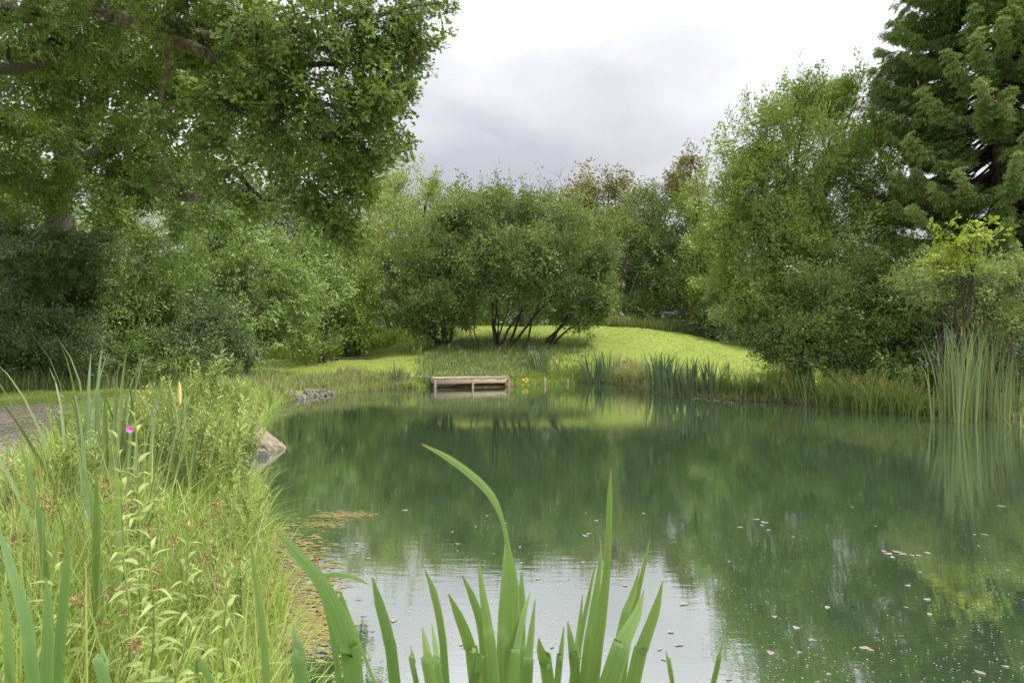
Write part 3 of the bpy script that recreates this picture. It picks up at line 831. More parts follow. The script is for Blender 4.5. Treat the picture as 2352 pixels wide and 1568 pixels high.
# --- trees behind
def far_tree(label, bu, D, blobs, leaf, seed, spec='far', name='broadleaf_tree', **k):
    tree(name, label, 'tree', (bu, D), [(u, v, a, b, D + dd, rd) for (u, v, a, b, dd, rd) in blobs], spec, leaf, seed=seed, group='trees beyond the mound', r=.22, **k)
far_tree('pale green tree whose airy top shows left of the sallows, next to the oak', 905, 52,
    [(910, 432, 46, 42, 0, 2.2), (900, 510, 62, 60, -1, 2.6), (880, 600, 60, 70, -1, 2.6), (930, 470, 40, 40, 1, 2)], 'far_pale', 31, shoots=.15)
far_tree('pale tree half hidden by the hanging oak foliage', 850, 48,
    [(850, 450, 42, 60, 0, 2), (840, 540, 50, 70, 0, 2.2), (830, 640, 56, 60, -1, 2.2)], 'far_pale', 32)
far_tree('light green tree showing above the dark sallow', 985, 50,
    [(985, 448, 40, 34, 0, 2), (975, 520, 62, 60, 0, 2.4), (1000, 600, 70, 80, 0, 2.5)], 'far_pale', 33, shoots=.2)
far_tree('feathery tree with upright shoots above the left half of the sallows', 1065, 48,
    [(1060, 470, 48, 38, 0, 2), (1110, 468, 44, 30, 0, 2), (1070, 560, 70, 80, 0, 2.4)], 'ash', 34, shoots=.08)
far_tree('grey-green tree behind the tops of the broad sallow', 1200, 47,
    [(1180, 475, 54, 34, 0, 2), (1245, 478, 48, 30, 0, 2), (1210, 560, 90, 90, 0, 2.6), (1200, 680, 110, 60, 2, 2.4)], 'far_dark', 35, shoots=.08)
far_tree('tall tree with rusty brown top right of the sallows', 1380, 50,
    [(1350, 420, 34, 26, 0, 1.6), (1400, 428, 48, 28, 0, 1.8), (1340, 470, 56, 40, 0, 2), (1400, 490, 70, 50, 0, 2.4), (1450, 450, 36, 26, 0, 1.4)], 'far_brown', 36)
far_tree('green tree under the rusty topped one, edging the mound', 1400, 47,
    [(1380, 560, 80, 70, 0, 2.4), (1440, 530, 50, 60, 0, 2), (1400, 650, 70, 60, 0, 2.2), (1300, 500, 50, 50, 1, 2)], 'far_pale', 37)
far_tree('dark shady tree standing behind the cow parsley on the mound', 1500, 46,
    [(1490, 550, 66, 70, 0, 2.4), (1520, 640, 72, 70, -1, 2.2), (1455, 620, 46, 80, 0, 2), (1480, 480, 56, 50, 1, 2), (1470, 705, 60, 34, -1, 1.6), (1570, 690, 50, 46, -2, 1.6), (1540, 560, 50, 60, 0, 2)], 'far_dark', 38)
far_tree('slender birch rising above the wood edge left of the big willow', 1575, 48,
    [(1588, 365, 26, 28, 0, 1.2), (1570, 405, 40, 30, 0, 1.6), (1525, 440, 40, 28, 0, 1.4), (1590, 450, 50, 40, 0, 1.8)], 'far_brown', 39, spec='ash', name='birch_tree', bark='bark_pale')
tree('willow_tree', 'soft grey-green willow behind the lawn, left of the big willow', 'tree', (1650, 44),
     [(1605, 470, 42, 62, 44, 2.2), (1610, 570, 46, 70, 43, 2.2), (1640, 640, 56, 60, 42, 2), (1670, 520, 46, 60, 43, 2), (1650, 720, 60, 50, 42, 1.8), (1600, 690, 40, 44, 43, 1.5), (1720, 690, 60, 60, 42, 2)], 'willow', 'willow', stems=3, r=.16, shoots=.2, seed=40)
tree('dark_bush', 'dark low bush at the right end of the lawn', 'bush', (1720, 40),
     [(1690, 750, 60, 34, 40, 1.8), (1760, 755, 56, 40, 39, 1.8), (1620, 735, 44, 32, 42, 1.6), (1800, 730, 50, 60, 38, 1.8), (1830, 790, 46, 34, 30, 1.2)], 'shrub', 'dark_shrub', stems=4, r=.07, seed=401)
tree('willow_tree', 'big domed yellow-green willow overhanging the right bank', 'tree', (1850, 24.5),
     [(1740, 320, 70, 80, 24, 1.9), (1850, 250, 90, 72, 24.5, 2.2), (1960, 250, 80, 80, 25, 2), (1695, 420, 58, 90, 24, 1.8), (1810, 400, 120, 100, 23.5, 2.2), (1940, 390, 110, 100, 24, 2.1), (1675, 540, 70, 90, 24, 1.8),
      (1790, 540, 120, 95, 23, 2.2), (1920, 530, 110, 100, 23.5, 2), (1700, 650, 72, 70, 23.5, 1.6), (1800, 660, 100, 70, 22.8, 1.8), (2020, 330, 50, 80, 25, 1.5), (2030, 480, 60, 90, 24, 1.5), (1720, 730, 50, 40, 23.2, 1.2)],
     'willow', 'willow', stems=5, r=.2, shoots=.16, seed=41, fork=.4, twigs=22)
tree('hazel_bush', 'dark green hazel bush spilling over the right bank under the willow', 'bush', (1990, 20.8),
     [(1890, 690, 84, 76, 21, 1.4), (2000, 660, 84, 86, 20.6, 1.4), (1860, 768, 56, 36, 20.6, 1), (2080, 700, 62, 70, 20, 1.2), (1960, 770, 100, 36, 20.4, 1), (2090, 610, 46, 56, 20.6, 1), (2070, 785, 70, 40, 19.5, .9), (1840, 815, 44, 36, 20.8, .8), (1910, 830, 66, 40, 20.4, .9), (2000, 835, 76, 40, 20, .9), (2090, 845, 66, 42, 19.2, .9), (1800, 770, 50, 46, 21.4, 1), (1785, 812, 36, 32, 22.4, .8), (1760, 770, 34, 40, 23, .8)],
     'shrub', 'hawthorn', stems=5, r=.07, seed=42)
tree('dark_bush', 'deep green bush in the shade below the spruce', 'bush', (2290, 20.5),
     [(2280, 690, 90, 90, 20.5, 1.4), (2190, 740, 70, 60, 20, 1.2), (2340, 770, 60, 50, 19.5, 1.1), (2180, 640, 60, 60, 21, 1.2), (2330, 590, 60, 60, 20.6, 1.2), (2180, 830, 70, 50, 18.6, .9), (2270, 840, 70, 50, 18.4, .9), (2340, 850, 50, 50, 18.2, .8), (2250, 780, 80, 50, 19, 1)], 'shrub', 'dark_shrub', stems=4, r=.07, seed=43)
tree('hawthorn_bush', 'pale lichen-green hawthorn beside the cattails at the right edge', 'bush', (2240, 16.9),
     [(2170, 648, 66, 40, 16.7, .9), (2250, 632, 66, 36, 16.5, .9), (2330, 650, 44, 50, 16.4, .8), (2110, 630, 42, 34, 18, .8), (2200, 690, 60, 34, 16.5, .6), (2280, 720, 60, 34, 16.5, .7), (2340, 730, 40, 40, 16.3, .6), (2130, 670, 40, 30, 17.8, .7)], 'shrub', 'pale_thorn', stems=4, r=.06, bark='bark_pale', seed=44)
tree('oak_sapling', 'bright yellow-green oak sapling in front of the spruce', 'tree', (2195, 16.6),
     [(2195, 560, 44, 30, 16.1, .6), (2245, 528, 34, 20, 16.1, .4), (2170, 530, 26, 24, 16.1, .4), (2235, 575, 34, 18, 16.1, .4), (2150, 600, 34, 24, 16.0, .4), (2280, 545, 22, 14, 16.1, .3), (2190, 610, 40, 26, 16.1, .5), (2240, 610, 34, 22, 16.1, .4)], 'young', 'oak_young', r=.05, seed=45)
tree('oak_sapling', 'fresh green oak sprouts low over the dark bank left of the cattails', 'tree', (2140, 17.4),
     [(2130, 700, 36, 24, 17.2, .5), (2110, 730, 26, 16, 17.1, .3), (2165, 680, 26, 22, 17.2, .4)], 'young', 'oak', r=.035, seed=46)
# bare twiggy elder at the right edge
def bare_bush(name, label, base_px, D, targets, seed, bark='bark_pale', cat='bush', r=.03):
    rng = RS(seed)
    bx = (base_px - CU) / F * D
    base = np.array([bx, D, gz(bx, D) - .05])
    root = empty(name, base, label, cat)
    bag = Bag()
    for t in targets:
        end = pix(t[0], t[1], D + rng.uniform(-.4, .4))
        path = curve_to(base + rng.normal(0, .1, 3) * [1, 1, 0], end, rng, .1, 9)
        bag.add(*tube(path, np.linspace(r, r * .2, 9), 5))
        for _ in range(14):
            i = rng.integers(3, 9); p = path[i]
            q = p + nrm(end - base) * rng.uniform(.1, .5) + rng.normal(0, .28, 3)
            pt = curve_to(p, q, rng, .05, 4)
            bag.add(*tube(pt, np.linspace(r * .3, r * .1, 4), 3))
            for _ in range(3):
                a = pt[rng.integers(1, 4)]
                bag.add(*tubes3(a[None], (a + rng.normal(0, .16, 3))[None], [r * .13], [r * .06]))
    obj('branches', bag.mesh(), M[bark], root, base)
bare_bush('dead_bush', 'bare grey-brown twigs of a dead bush above the cattails', 2325, 17.2, [(2290, 655), (2345, 650), (2370, 700), (2330, 690), (2240, 700)], 47, r=.018)
bare_bush('dead_tree', 'leafless brown twiggy treetop poking above the middle sallows', 1290, 49, [(1262, 425), (1285, 408), (1305, 412), (1322, 430), (1275, 440)], 48, cat='tree', r=.05)
bare_bush('dead_tree', 'bare tan branches of a dying tree amid the wood edge', 1430, 45.5, [(1400, 470), (1440, 455), (1465, 480), (1420, 500), (1450, 520), (1385, 490)], 49, cat='tree', r=.06)

# --- left hedge
HG = 'hedge behind the path'
tree('dark_bush', 'deep dark green bush at the left edge behind the path', 'bush', (70, 23),
     [(40, 720, 100, 84, 22.6, 1.6), (60, 630, 110, 64, 23, 1.6), (150, 760, 84, 56, 22.4, 1.4), (20, 800, 76, 40, 22, 1), (185, 670, 76, 66, 23.4, 1.6), (110, 820, 80, 40, 22.2, 1), (30, 840, 70, 34, 21.6, .9), (190, 800, 60, 60, 22.4, 1.2)], 'shrub', 'dark_shrub', HG and 'bark_dark', 4, .09, HG, seed=51)
tree('hedge_maple', 'dim leafy maple under the oak trunk', 'tree', (130, 25),
     [(110, 570, 120, 48, 22.5, 1.8), (50, 510, 80, 40, 24, 1.6), (215, 560, 60, 52, 22, 1.4), (170, 610, 80, 46, 22.4, 1.4), (20, 560, 60, 60, 24, 1.5)], 'oak_far', 'dark_shrub', 'bark_dark', 3, .12, HG, seed=52)
tree('hawthorn_bush', 'tall soft green hawthorn in the middle of the left hedge', 'bush', (350, 26),
     [(335, 580, 66, 58, 26, 1.8), (390, 650, 76, 76, 26, 1.8), (300, 680, 78, 78, 25, 1.6), (425, 590, 46, 50, 27, 1.5), (340, 745, 90, 52, 25, 1.5), (260, 750, 56, 60, 24.6, 1.3), (245, 640, 50, 60, 25, 1.4), (270, 815, 66, 46, 24, 1.2), (350, 820, 70, 40, 24, 1.2)], 'shrub', 'hawthorn', 'bark_dark', 5, .09, HG, seed=53, shoots=.25)
tree('bramble_bush', 'low rounded bramble bush at the foot of the left hedge', 'bush', (490, 26.5),
     [(500, 735, 62, 46, 26.4, 1.4), (450, 780, 70, 40, 25.6, 1.2), (530, 780, 44, 36, 26.2, 1), (400, 800, 50, 40, 25.2, 1), (470, 815, 70, 34, 25, 1), (550, 810, 40, 28, 26, .9)], 'shrub', 'dark_shrub', 'bark_dark', 5, .05, HG, seed=54)
tree('ash_tree', 'ash tree with drooping leaflets in the hedge below the oak', 'tree', (560, 30.5),
     [(555, 545, 76, 66, 30, 2), (610, 620, 80, 62, 29.4, 2), (500, 560, 56, 72, 29.6, 1.8), (675, 680, 66, 50, 29.4, 1.6), (590, 700, 70, 50, 28.6, 1.5), (520, 640, 60, 60, 29, 1.6), (640, 740, 50, 40, 28.8, 1.1), (600, 780, 46, 34, 28.6, 1), (690, 750, 40, 30, 29.4, 1)], 'ash', 'ash', 'bark_dark', 3, .14, HG, seed=55)
tree('sycamore_tree', 'sycamore with flat leaf tiers at the far end of the left hedge', 'tree', (730, 34),
     [(725, 650, 54, 34, 33, 1.5), (690, 575, 62, 52, 34, 1.8), (755, 595, 46, 56, 34, 1.6), (700, 720, 46, 34, 33, 1.2), (765, 670, 30, 30, 33.6, .9), (740, 740, 50, 40, 35, 1.2), (725, 785, 52, 36, 33.4, 1.1)], 'far', 'ash', 'bark_dark', 2, .14, HG, seed=56)
tree('hedge_tree', 'shaded hedge tree right behind the hanging oak twigs', 'tree', (690, 38),
     [(640, 490, 90, 60, 37, 2), (735, 520, 70, 60, 37, 2), (800, 600, 50, 90, 38, 2), (560, 460, 60, 50, 36, 1.8), (770, 700, 50, 50, 38, 1.6), (660, 590, 80, 70, 37, 2)], 'far', 'far_dark', 'bark_dark', 2, .2, HG, seed=57)
tree('hedge_tree', 'thin hedge tree with sky gaps left of the oak trunk', 'tree', (40, 33),
     [(30, 440, 70, 46, 33, 1.8), (90, 490, 60, 40, 33, 1.8), (10, 360, 50, 40, 33, 1.6), (300, 500, 60, 60, 33, 1.8), (430, 500, 60, 60, 33, 1.8), (160, 520, 60, 40, 32, 1.6), (260, 570, 60, 50, 32, 1.6)], 'far', 'far_pale', 'bark_dark', 2, .2, HG, seed=58)

# woodland mass that closes the view low down behind everything
def far_wood():
    rng = RS(61)
    bl = []
    for u in range(-350, 2800, 80):
        D = rng.uniform(58, 66)
        bl.append((u + rng.uniform(-25, 25), 720 + rng.uniform(-20, 20), 70, 90, D, 3))
        bl.append((u + rng.uniform(-25, 25), 775, 66, 50, D - 4, 2.5))
        bl.append((u + rng.uniform(-25, 25), 610 + rng.uniform(-25, 45), 66, 66, D + 2, 3))
    sp = dict(SPEC['far']); sp['px'] = 4.0; sp['cv'] = 5.0
    g = crown_geo(bl, sp, rng)
    ms = [spray_mesh(rng, sp, g[1], M['far_dark'], M['bark_dark'], False) for _ in range(3)]
    tag(scatter_obj('distant_woodland', *g[0], ms, None, np.zeros(3), rng), 'distant woodland closing the view behind the pond', 'woodland', kind='stuff')
far_wood()

# --- spruce
def spruce():
    rng = RS(71)
    ax, ay = (2295 - CU) / F * 21.5, 21.5
    base = np.array([ax, ay, gz(ax, ay) - .1])
    root = empty('spruce_tree', base, 'tall dark spruce hung with brown cones at the right edge', 'tree')
    Ht = 20.0
    obj('trunk', mesh(*tube([base + UP * z for z in np.linspace(0, Ht, 14)], np.linspace(.30, .03, 14), 9), None, True), M['bark'], root, base)
    br = Bag(); SP, SA, SL, SR = [], [], [], []
    cone_pos = []
    z = 1.6
    while z < Ht - .5:
        L0 = np.interp(z, [1.5, 5, 8, 12.5, 16, 20], [4.3, 4.3, 3.75, 3.4, 2.4, .3])
        for k in range(10):
            az = rng.uniform(0, 6.283)
            L = L0 * rng.uniform(.72, 1.08)
            d = np.array([math.cos(az), math.sin(az), 0])
            zz = z + rng.uniform(-.2, .2)
            n = 9
            t = np.linspace(0, 1, n)
            drop = -.34 * L * np.sin(t * 2.2) * .9 + .16 * L * t ** 3
            path = base + UP * zz + d * (L * t)[:, None] + UP * drop[:, None]
            path = wobble(path, .03, rng)
            br.add(*tube(path, np.linspace(.045, .006, n), 4))
            side = np.array([-d[1], d[0], 0])
            nb = int(18 + L * 22)
            f = rng.uniform(.22, 1.0, nb) ** .85
            P = np.stack([np.interp(f, t, path[:, i]) for i in range(3)], 1)
            sgn = rng.choice([-1, 1], nb)[:, None]
            X = nrm(d * rng.uniform(.45, .9, (nb, 1)) + side * sgn * rng.uniform(.1, .8, (nb, 1)) - UP * rng.uniform(.1, 1.5, (nb, 1)))
            SP.append(P); SA.append(euler_of(X, UP + d * .3 + rng.normal(0, .25, (nb, 3))))
            SL.append(np.repeat(((.30 + .26 * (1 - f)) * rng.uniform(.7, 1.25, nb) * min(1, .4 + L / 4))[:, None], 3, 1)); SR.append(np.clip(rng.normal(.35, .22, nb) + .3 * (f > .8), 0, 1))
            if zz > 3.5 and d[1] < .35:
                for c in range(rng.choice([0, 0, 1, 2, 3])):
                    i = rng.integers(6, 9)
                    cone_pos.append(path[i] + d * .12 - UP * .16 + rng.normal(0, .14, 3))
        z += .40
    def branchlet(rng):
        bag = Bag(); nl = 0
        tw = [(np.zeros(3), np.array([1.0, 0, -.06]))]
        for k in range(7):
            f = .15 + .75 * k / 7; sg = 1 if k % 2 else -1
            b0 = np.array([f, 0, -.06 * f]); tw.append((b0, b0 + (.50 - .30 * f) * rng.uniform(.8, 1.2) * np.array([.62, sg * .75, rng.normal(-.12, .12)])))
        for a, b in tw:
            ln = np.linalg.norm(b - a); d = (b - a) / ln
            n = max(5, int(ln / .042))
            f = (np.arange(n) + .5) / n
            P = a + (b - a) * f[:, None]
            A = nrm(d * .8 + rng.normal(0, .55, (n, 3)) + UP * rng.normal(-.1, .25, (n, 1)))
            L = rng.uniform(.16, .26, n)
            V, Fc, k = place(SHOOT, P, A, nrm(rng.normal(0, .5, (n, 3)) + UP), L, L * .24, L * .24)
            bag.add(V, Fc, np.repeat(rng.random(n), k))
        m = bag.mesh(); m.materials.append(inst_mat(M['spruce'])); return m
    obj('branches', br.mesh(), M['bark_dark'], root, base)
    scatter_obj('crown', np.concatenate(SP), np.concatenate(SA), np.concatenate(SL), np.concatenate(SR), [branchlet(rng) for _ in range(4)], root, base, rng)
    t = np.linspace(0, 1, 6)
    cm = mesh(*tube([(0, 0, -.15 * x) for x in t], [.006, .021, .025, .023, .016, .003], 7), None, True)
    cm.materials.append(M['cone'])
    for p in cone_pos[:110]:
        o = link(bpy.data.objects.new('cone', cm), root)
        o.location = [float(c) for c in p - base]
        o.rotation_euler = (rng.normal(0, .15), rng.normal(0, .15), 0)
        s = rng.uniform(1.1, 1.5); o.scale = (s, s, s)
spruce()
print('tree tris', TRIS[0])

# ---------------------------------------------------------------- grasses
LSY = np.array([1.0, 2.0, 2.55, 3.3, 4.2, 5.6, 7.2, 8.9, 10.9, 13.2, 16.4, 19.5, 21.9, 24.2, 27.2])
LSX = np.array([-.5, -.75, -1.0, -1.22, -1.5, -2.1, -2.75, -3.55, -4.1, -5.0, -6.0, -6.75, -6.9, -6.5, -5.7])
def left_x(y): return np.interp(y, LSY, LSX)
def grass(name, label, xy, mat, h0, h1, lean, w, seed, segs=3, wpx=.55, kind='stuff'):
    rng = RS(seed)
    n = len(xy)
    z = height(xy[:, 0], xy[:, 1])
    P = np.column_stack([xy, z - .02])
    D = np.maximum(xy[:, 1], 1)
    h = rng.uniform(h0, h1, n) * rng.uniform(.7, 1.15, n)
    cl = .5 + .5 * np.sin(xy[:, 0] * 2.1 + seed) * np.sin(xy[:, 1] * 1.7 + seed * 2)
    h = h * (.75 + .45 * cl)
    V, Fc, k = blades(P, rng.uniform(0, 6.283, n), h, np.abs(rng.normal(lean, lean * .5, n)), np.maximum(w, wpx * D / F10) * rng.uniform(.6, 1.3, n), segs, rng=rng)
    r = np.clip(rng.beta(1.6, 2.2, n) * .75 + .3 * cl * rng.random(n), 0, 1)
    TRIS[0] += len(Fc)
    return tag(obj(name, mesh(V, Fc, {'rnd': np.repeat(r, k)}), M[mat]), label, 'grass', kind=kind)
def pick(n, x0, x1, y0, y1, cond, seed, logy=False):
    rng = RS(seed)
    out = []
    tot = 0
    while tot < n:
        k = n * 3
        x = rng.uniform(x0, x1, k)
        y = np.exp(rng.uniform(math.log(y0), math.log(y1), k)) if logy else rng.uniform(y0, y1, k)
        ok = cond(x, y)
        out.append(np.column_stack([x[ok], y[ok]])); tot += int(ok.sum())
        if not ok.any(): break
    return np.concatenate(out)[:n]
# near left bank: dense mixed grass from the camera to the boulder
def nearbank(dmin, dmax):
    def c(x, y):
        d = left_x(y) - x
        return (d > np.where((y > 7.4) & (y < 11.3), .42, dmin)) & (d < dmax) & (np.abs(x) < .80 * y + .25) & (np.hypot(x, y) > 1.5)
    return c
grass('bank_grass', 'tall mixed grass along the near left bank', pick(11000, -4.6, .4, 1.9, 7.5, nearbank(-.1, 2.6), 101, True), 'grass_near', .30, .80, .8, .0095, 101, 4)
grass('bank_grass', 'straw coloured seeding grass stems on the near left bank', pick(1300, -4.6, .4, 2.0, 9, nearbank(0, 2.6), 102, True), 'straw', .40, .9, .9, .005, 102, 4)
grass('bank_grass', 'tall bank grass between the path and the boulder', pick(13000, -9.5, -1.5, 5.5, 20, nearbank(-.1, 2.0), 103, True), 'grass_near', .40, .85, .7, .009, 103, 3)
grass('short_grass', 'short turf beside the stony track', pick(22000, -15, -2, 3.2, 22, lambda x, y: (left_x(y) - x > 1.4) & (np.abs(x) < .8 * y + .3) & (gravel_w(x, y) < RS(3).uniform(.2, 1.35, len(x)) * (.75 + .35 * np.sin(x * 3.1 + y) * np.sin(y * 2.3))), 104, True), 'grass_near', .05, .15, .6, .008, 104, 2)
grass('bank_grass', 'pale feathery grass on the bank above the riprap stones', pick(12000, -11, -4.4, 19, 29.5, lambda x, y: (sdist(x, y) > np.where((y > 21.9) & (y < 24.5), .45, -.08)) & (sdist(x, y) < 2.2) & (x < -4.3), 105), 'grass_pale', .30, .68, .65, .012, 105, 3)
grass('hedge_grass', 'long dull grass at the foot of the left hedge', pick(9000, -19, -8.2, 19.5, 27, lambda x, y: (x < -8.6 - (27 - y) * .9) , 106), 'grass_dull', .5, 1.1, .5, .012, 106, 3)
grass('hedge_grass', 'tall weedy grass where the hedge meets the mound', pick(9000, -17, -6.5, 34, 44, lambda x, y: (y - 34) > .25 * (x + 8) ** 2 * (x > -8) + 3.2 * (x < -12) * 0 + 2.6, 107), 'grass_tall', .6, 1.2, .45, .02, 107, 3)
grass('lawn_grass', 'mown bright green lawn on the mound', pick(38000, -13, 17, 29.3, 43.5, lambda x, y: (sdist(x, y) > .9), 108), 'turf', .05, .10, .7, .02, 108, 2, .5)
grass('rough_grass', 'dark uncut grass under the sallows behind the platform', pick(14000, -6.2, 4.6, 28.6, 37.4, lambda x, y: (sdist(x, y) > .35) & ~((x > -3.5) & (x < .15) & (y < 30.2)) & (RS(77).normal(0, .55, len(x)) + np.abs(x + .4 + .3 * np.sin(y * 1.9)) < 4.1 - .30 * np.abs(y - 32.8) + .5 * np.sin(x * 1.7 + 1)), 109), 'grass_dull', .18, .52, .7, .014, 109, 3)
grass('mound_grass', 'tall grass tuft on the crest of the mound', pick(5500, 5.6, 12.4, 42, 46, lambda x, y: ((x - 9) / 3.4) ** 2 + ((y - 44) / 1.7) ** 2 < 1, 110), 'grass_pale', .6, 1.1, .4, .028, 110, 3)
grass('bank_grass', 'rough waterside grass along the right bank', pick(12000, 3.0, 14.5, 14, 33.6, lambda x, y: (sdist(x, y) > -.05) & (sdist(x, y) < 1.5) & (x > 3.3), 111), 'grass_dull', .22, .6, 1.1, .012, 111, 3)
grass('bank_grass', 'short grass fringing the water beside the platform', pick(3500, -5.5, 4, 27.4, 33.8, lambda x, y: (sdist(x, y) > .02) & (sdist(x, y) < .7) & ~((x > -3.5) & (x < .15) & (y < 30.4)), 112), 'grass_tall', .15, .4, .7, .012, 112, 3)

# ---------------------------------------------------------------- herbs
def herb_geo(rng, h, nb, leafL, lw, gap, side=.35):
    st, lf = Bag(), []
    stems = [(np.zeros(3), np.array([rng.normal(0, .06), rng.normal(0, .06), 1.0]) * h, .006)]
    for _ in range(nb):
        f = rng.uniform(.35, .85)
        a = rng.uniform(0, 6.28)
        b0 = stems[0][1] * f
        stems.append((b0, b0 + np.array([math.cos(a) * .5, math.sin(a) * .5, 1.1]) * h * side * (1.1 - f) * 1.4, .004))
    P, A, L, R = [], [], [], []
    for i, (a, b, r) in enumerate(stems):
        path = wobble(smooth_path([a, (a + b) / 2 + rng.normal(0, .02, 3), b], 7), .004, rng)
        st.add(*tube(path, np.linspace(r, r * .4, 7), 4))
        ln = np.linalg.norm(b - a)
        n = max(4, int(ln / gap))
        ph = rng.uniform(0, 3.14)
        for k in range(n):
            t = .12 + .86 * k / n
            p = a + (b - a) * t
            for s_ in (0, math.pi):
                az = ph + k * 1.57 + s_ + rng.normal(0, .25)
                e_ = .55 + .9 * t ** 3
                P.append(p); A.append([math.cos(az), math.sin(az), e_ * .9 - .15 + rng.normal(0, .18)])
                L.append(leafL * (1.05 - .55 * t) * rng.uniform(.75, 1.2)); R.append(np.clip(.25 + .5 * t + rng.normal(0, .15), 0, 1))
    return st, np.array(P), np.array(A), np.array(L), np.array(R)
HERBS = []
for i in range(6):
    rng = RS(200 + i)
    st, P, A, L, R = herb_geo(rng, 1.0, 7 + i % 3, .098, .24, .034)
    V, Fc, k = place(LEAF_LANCE, P, A, np.tile(UP, (len(P), 1)) + rng.normal(0, .2, (len(P), 3)), L, L * .24)
    a = st.mesh(True); a.materials.append(M['stem'])
    b = mesh(V, Fc, {'rnd': np.repeat(R, k)}); b.materials.append(M['herb'])
    HERBS.append((a, b))
petal = outline([(.35, .45), (.75, .5)], .1)
def petals(n=5, L=.014, up=.5):
    az = np.arange(n) * 6.283 / n
    A = np.stack([np.cos(az), np.sin(az), np.full(n, up)], 1)
    return place(petal, np.zeros((n, 3)), A, np.tile(UP, (n, 1)), np.full(n, L), np.full(n, L * .9))
_pv, _pf, _ = petals()
PINK = mesh(_pv, _pf, {'rnd': np.linspace(0, 1, len(_pv))}); PINK.materials.append(M['flower_pink'])
YEL = mesh(_pv * 2.2, _pf, {'rnd': np.linspace(0, 1, len(_pv))}); YEL.materials.append(M['flower_yellow'])
def herb(x, y, h, label, group, i, rng, flowers=0):
    r = empty('willowherb', (x, y, gz(x, y) - .02), label, 'plant', group)
    r.rotation_euler = (rng.normal(0, .07), rng.normal(0, .07), rng.uniform(0, 6.28))
    r.scale = (h * .9, h * .9, h)
    a, b = HERBS[i % len(HERBS)]
    link(bpy.data.objects.new('stem', a), r); link(bpy.data.objects.new('leaves', b), r)
    for f in range(flowers):
        o = link(bpy.data.objects.new('flower', PINK), r)
        o.location = (rng.normal(0, .05), rng.normal(0, .05), rng.uniform(.86, 1.0)); o.rotation_euler = (1.1, 0, rng.uniform(-.6, .6))
    return r
rng = RS(301)
HL = 'leafy pale green willowherb crowding the bank between the cattails and the boulder'
HGp = 'willowherbs on the near left bank'
cnt = 0
for k in range(110):
    y = math.exp(rng.uniform(math.log(5.2), math.log(14.5)))
    d = rng.uniform(.02, 1.25)
    x = float(left_x(y)) - d
    if 8.8 < y < 11.8 and d < .6: continue
    h = rng.uniform(.7, 1.12) * (1.12 - .16 * d)
    z_ = 'level with the yellow cattail spike' if y < 6.5 else 'between the cattail spike and the boulder' if y < 8.6 else 'abreast of the boulder' if y < 11.8 else 'beyond the boulder'
    herb(x, y, h, 'leafy pale green willowherb ' + z_ + (', at the water edge' if d < .6 else ', towards the track'), HGp, k, rng)
for k in range(30):
    y = rng.uniform(2.9, 5.4); x = float(left_x(y)) - rng.uniform(.05, 1.5)
    if 372 < CU + x / y * F < 470: continue
    herb(x, y, rng.uniform(.5, .85), 'leafy green willowherb in the long grass at the near left', HGp, k, rng, 0)
for (u, v, D, lab, fl) in [(452, 778, 7.0, 'tallest willowherb plume rising above the yellow cattail spike', 0), (430, 812, 6.6, 'tall willowherb just left of the tallest plume', 0),
        (148, 900, 5.2, 'willowherb with small mauve flowers left of the cattails', 4), (395, 850, 6.2, 'willowherb beside the yellow cattail spike', 0), (325, 925, 5.0, 'willowherb behind the near pink flower', 2),
        (580, 862, 9.2, 'willowherb leaning over the water above the boulder', 0), (525, 862, 8.2, 'bushy willowherb right of the tallest plume', 0), (170, 975, 4.6, 'thin willowherb in front of the stony track', 2),
        (650, 842, 17.5, 'lone dark willowherb on the far part of the left bank', 0), (622, 868, 15.5, 'willowherb at the bend of the left bank', 0)]:
    p = pix(u, v, D); cnt += 1
    herb(p[0], D, p[2] - gz(p[0], D), lab, HGp, cnt, rng, fl)
# herbs on the right bank and round the sallows
HR = 'leafy weed growing in the right bank between the sedges'
for k in range(46):
    i = rng.uniform(0, 1); u = 1490 + 640 * i
    v = np.interp(u, [1490, 1560, 1700, 1850, 2140], [892, 911, 918, 928, 950])
    D = 2509.0 / (v - HV) + rng.uniform(.15, .9)
    herb((u - CU) / F * D, D, rng.uniform(.55, 1.1), 'low leafy weed ' + ('behind the dark iris row' if u < 1690 else 'below the right end of the lawn' if u < 1850 else 'in front of the hazel on the right bank' if u < 2010 else 'just left of the right cattail stand'), 'weeds on the right bank', k, rng)
for k, (u, D, h) in enumerate([(1640, 22.8, .75), (1675, 22.2, .6), (1700, 22.2, .8), (1745, 21.9, .7), (1790, 21.4, .9), (1815, 21.2, 1.2), (1830, 21.0, 1.0), (1860, 20.4, .6), (1930, 19.6, .5), (2050, 18.4, .6), (2110, 17.8, .6), (1765, 21.6, .55)]):
    herb((u - CU) / F * D, D, h, HR, 'weeds on the right bank', k, rng)
for k, (u, D, h) in enumerate([(1262, 32.8, 1.1), (1285, 33.2, 1.0), (1272, 32.5, .8)]):
    herb((u - CU) / F * D, D, h, 'pale leafy weed beside the iris right of the platform', 'weeds beside the platform', k, rng)
for k in range(16):
    u = rng.uniform(940, 1210); D = rng.uniform(32.5, 34.5)
    herb((u - CU) / F * D, D, rng.uniform(.5, .8), 'grey-green weed in the rough grass under the sallows', 'weeds under the sallows', k, rng)

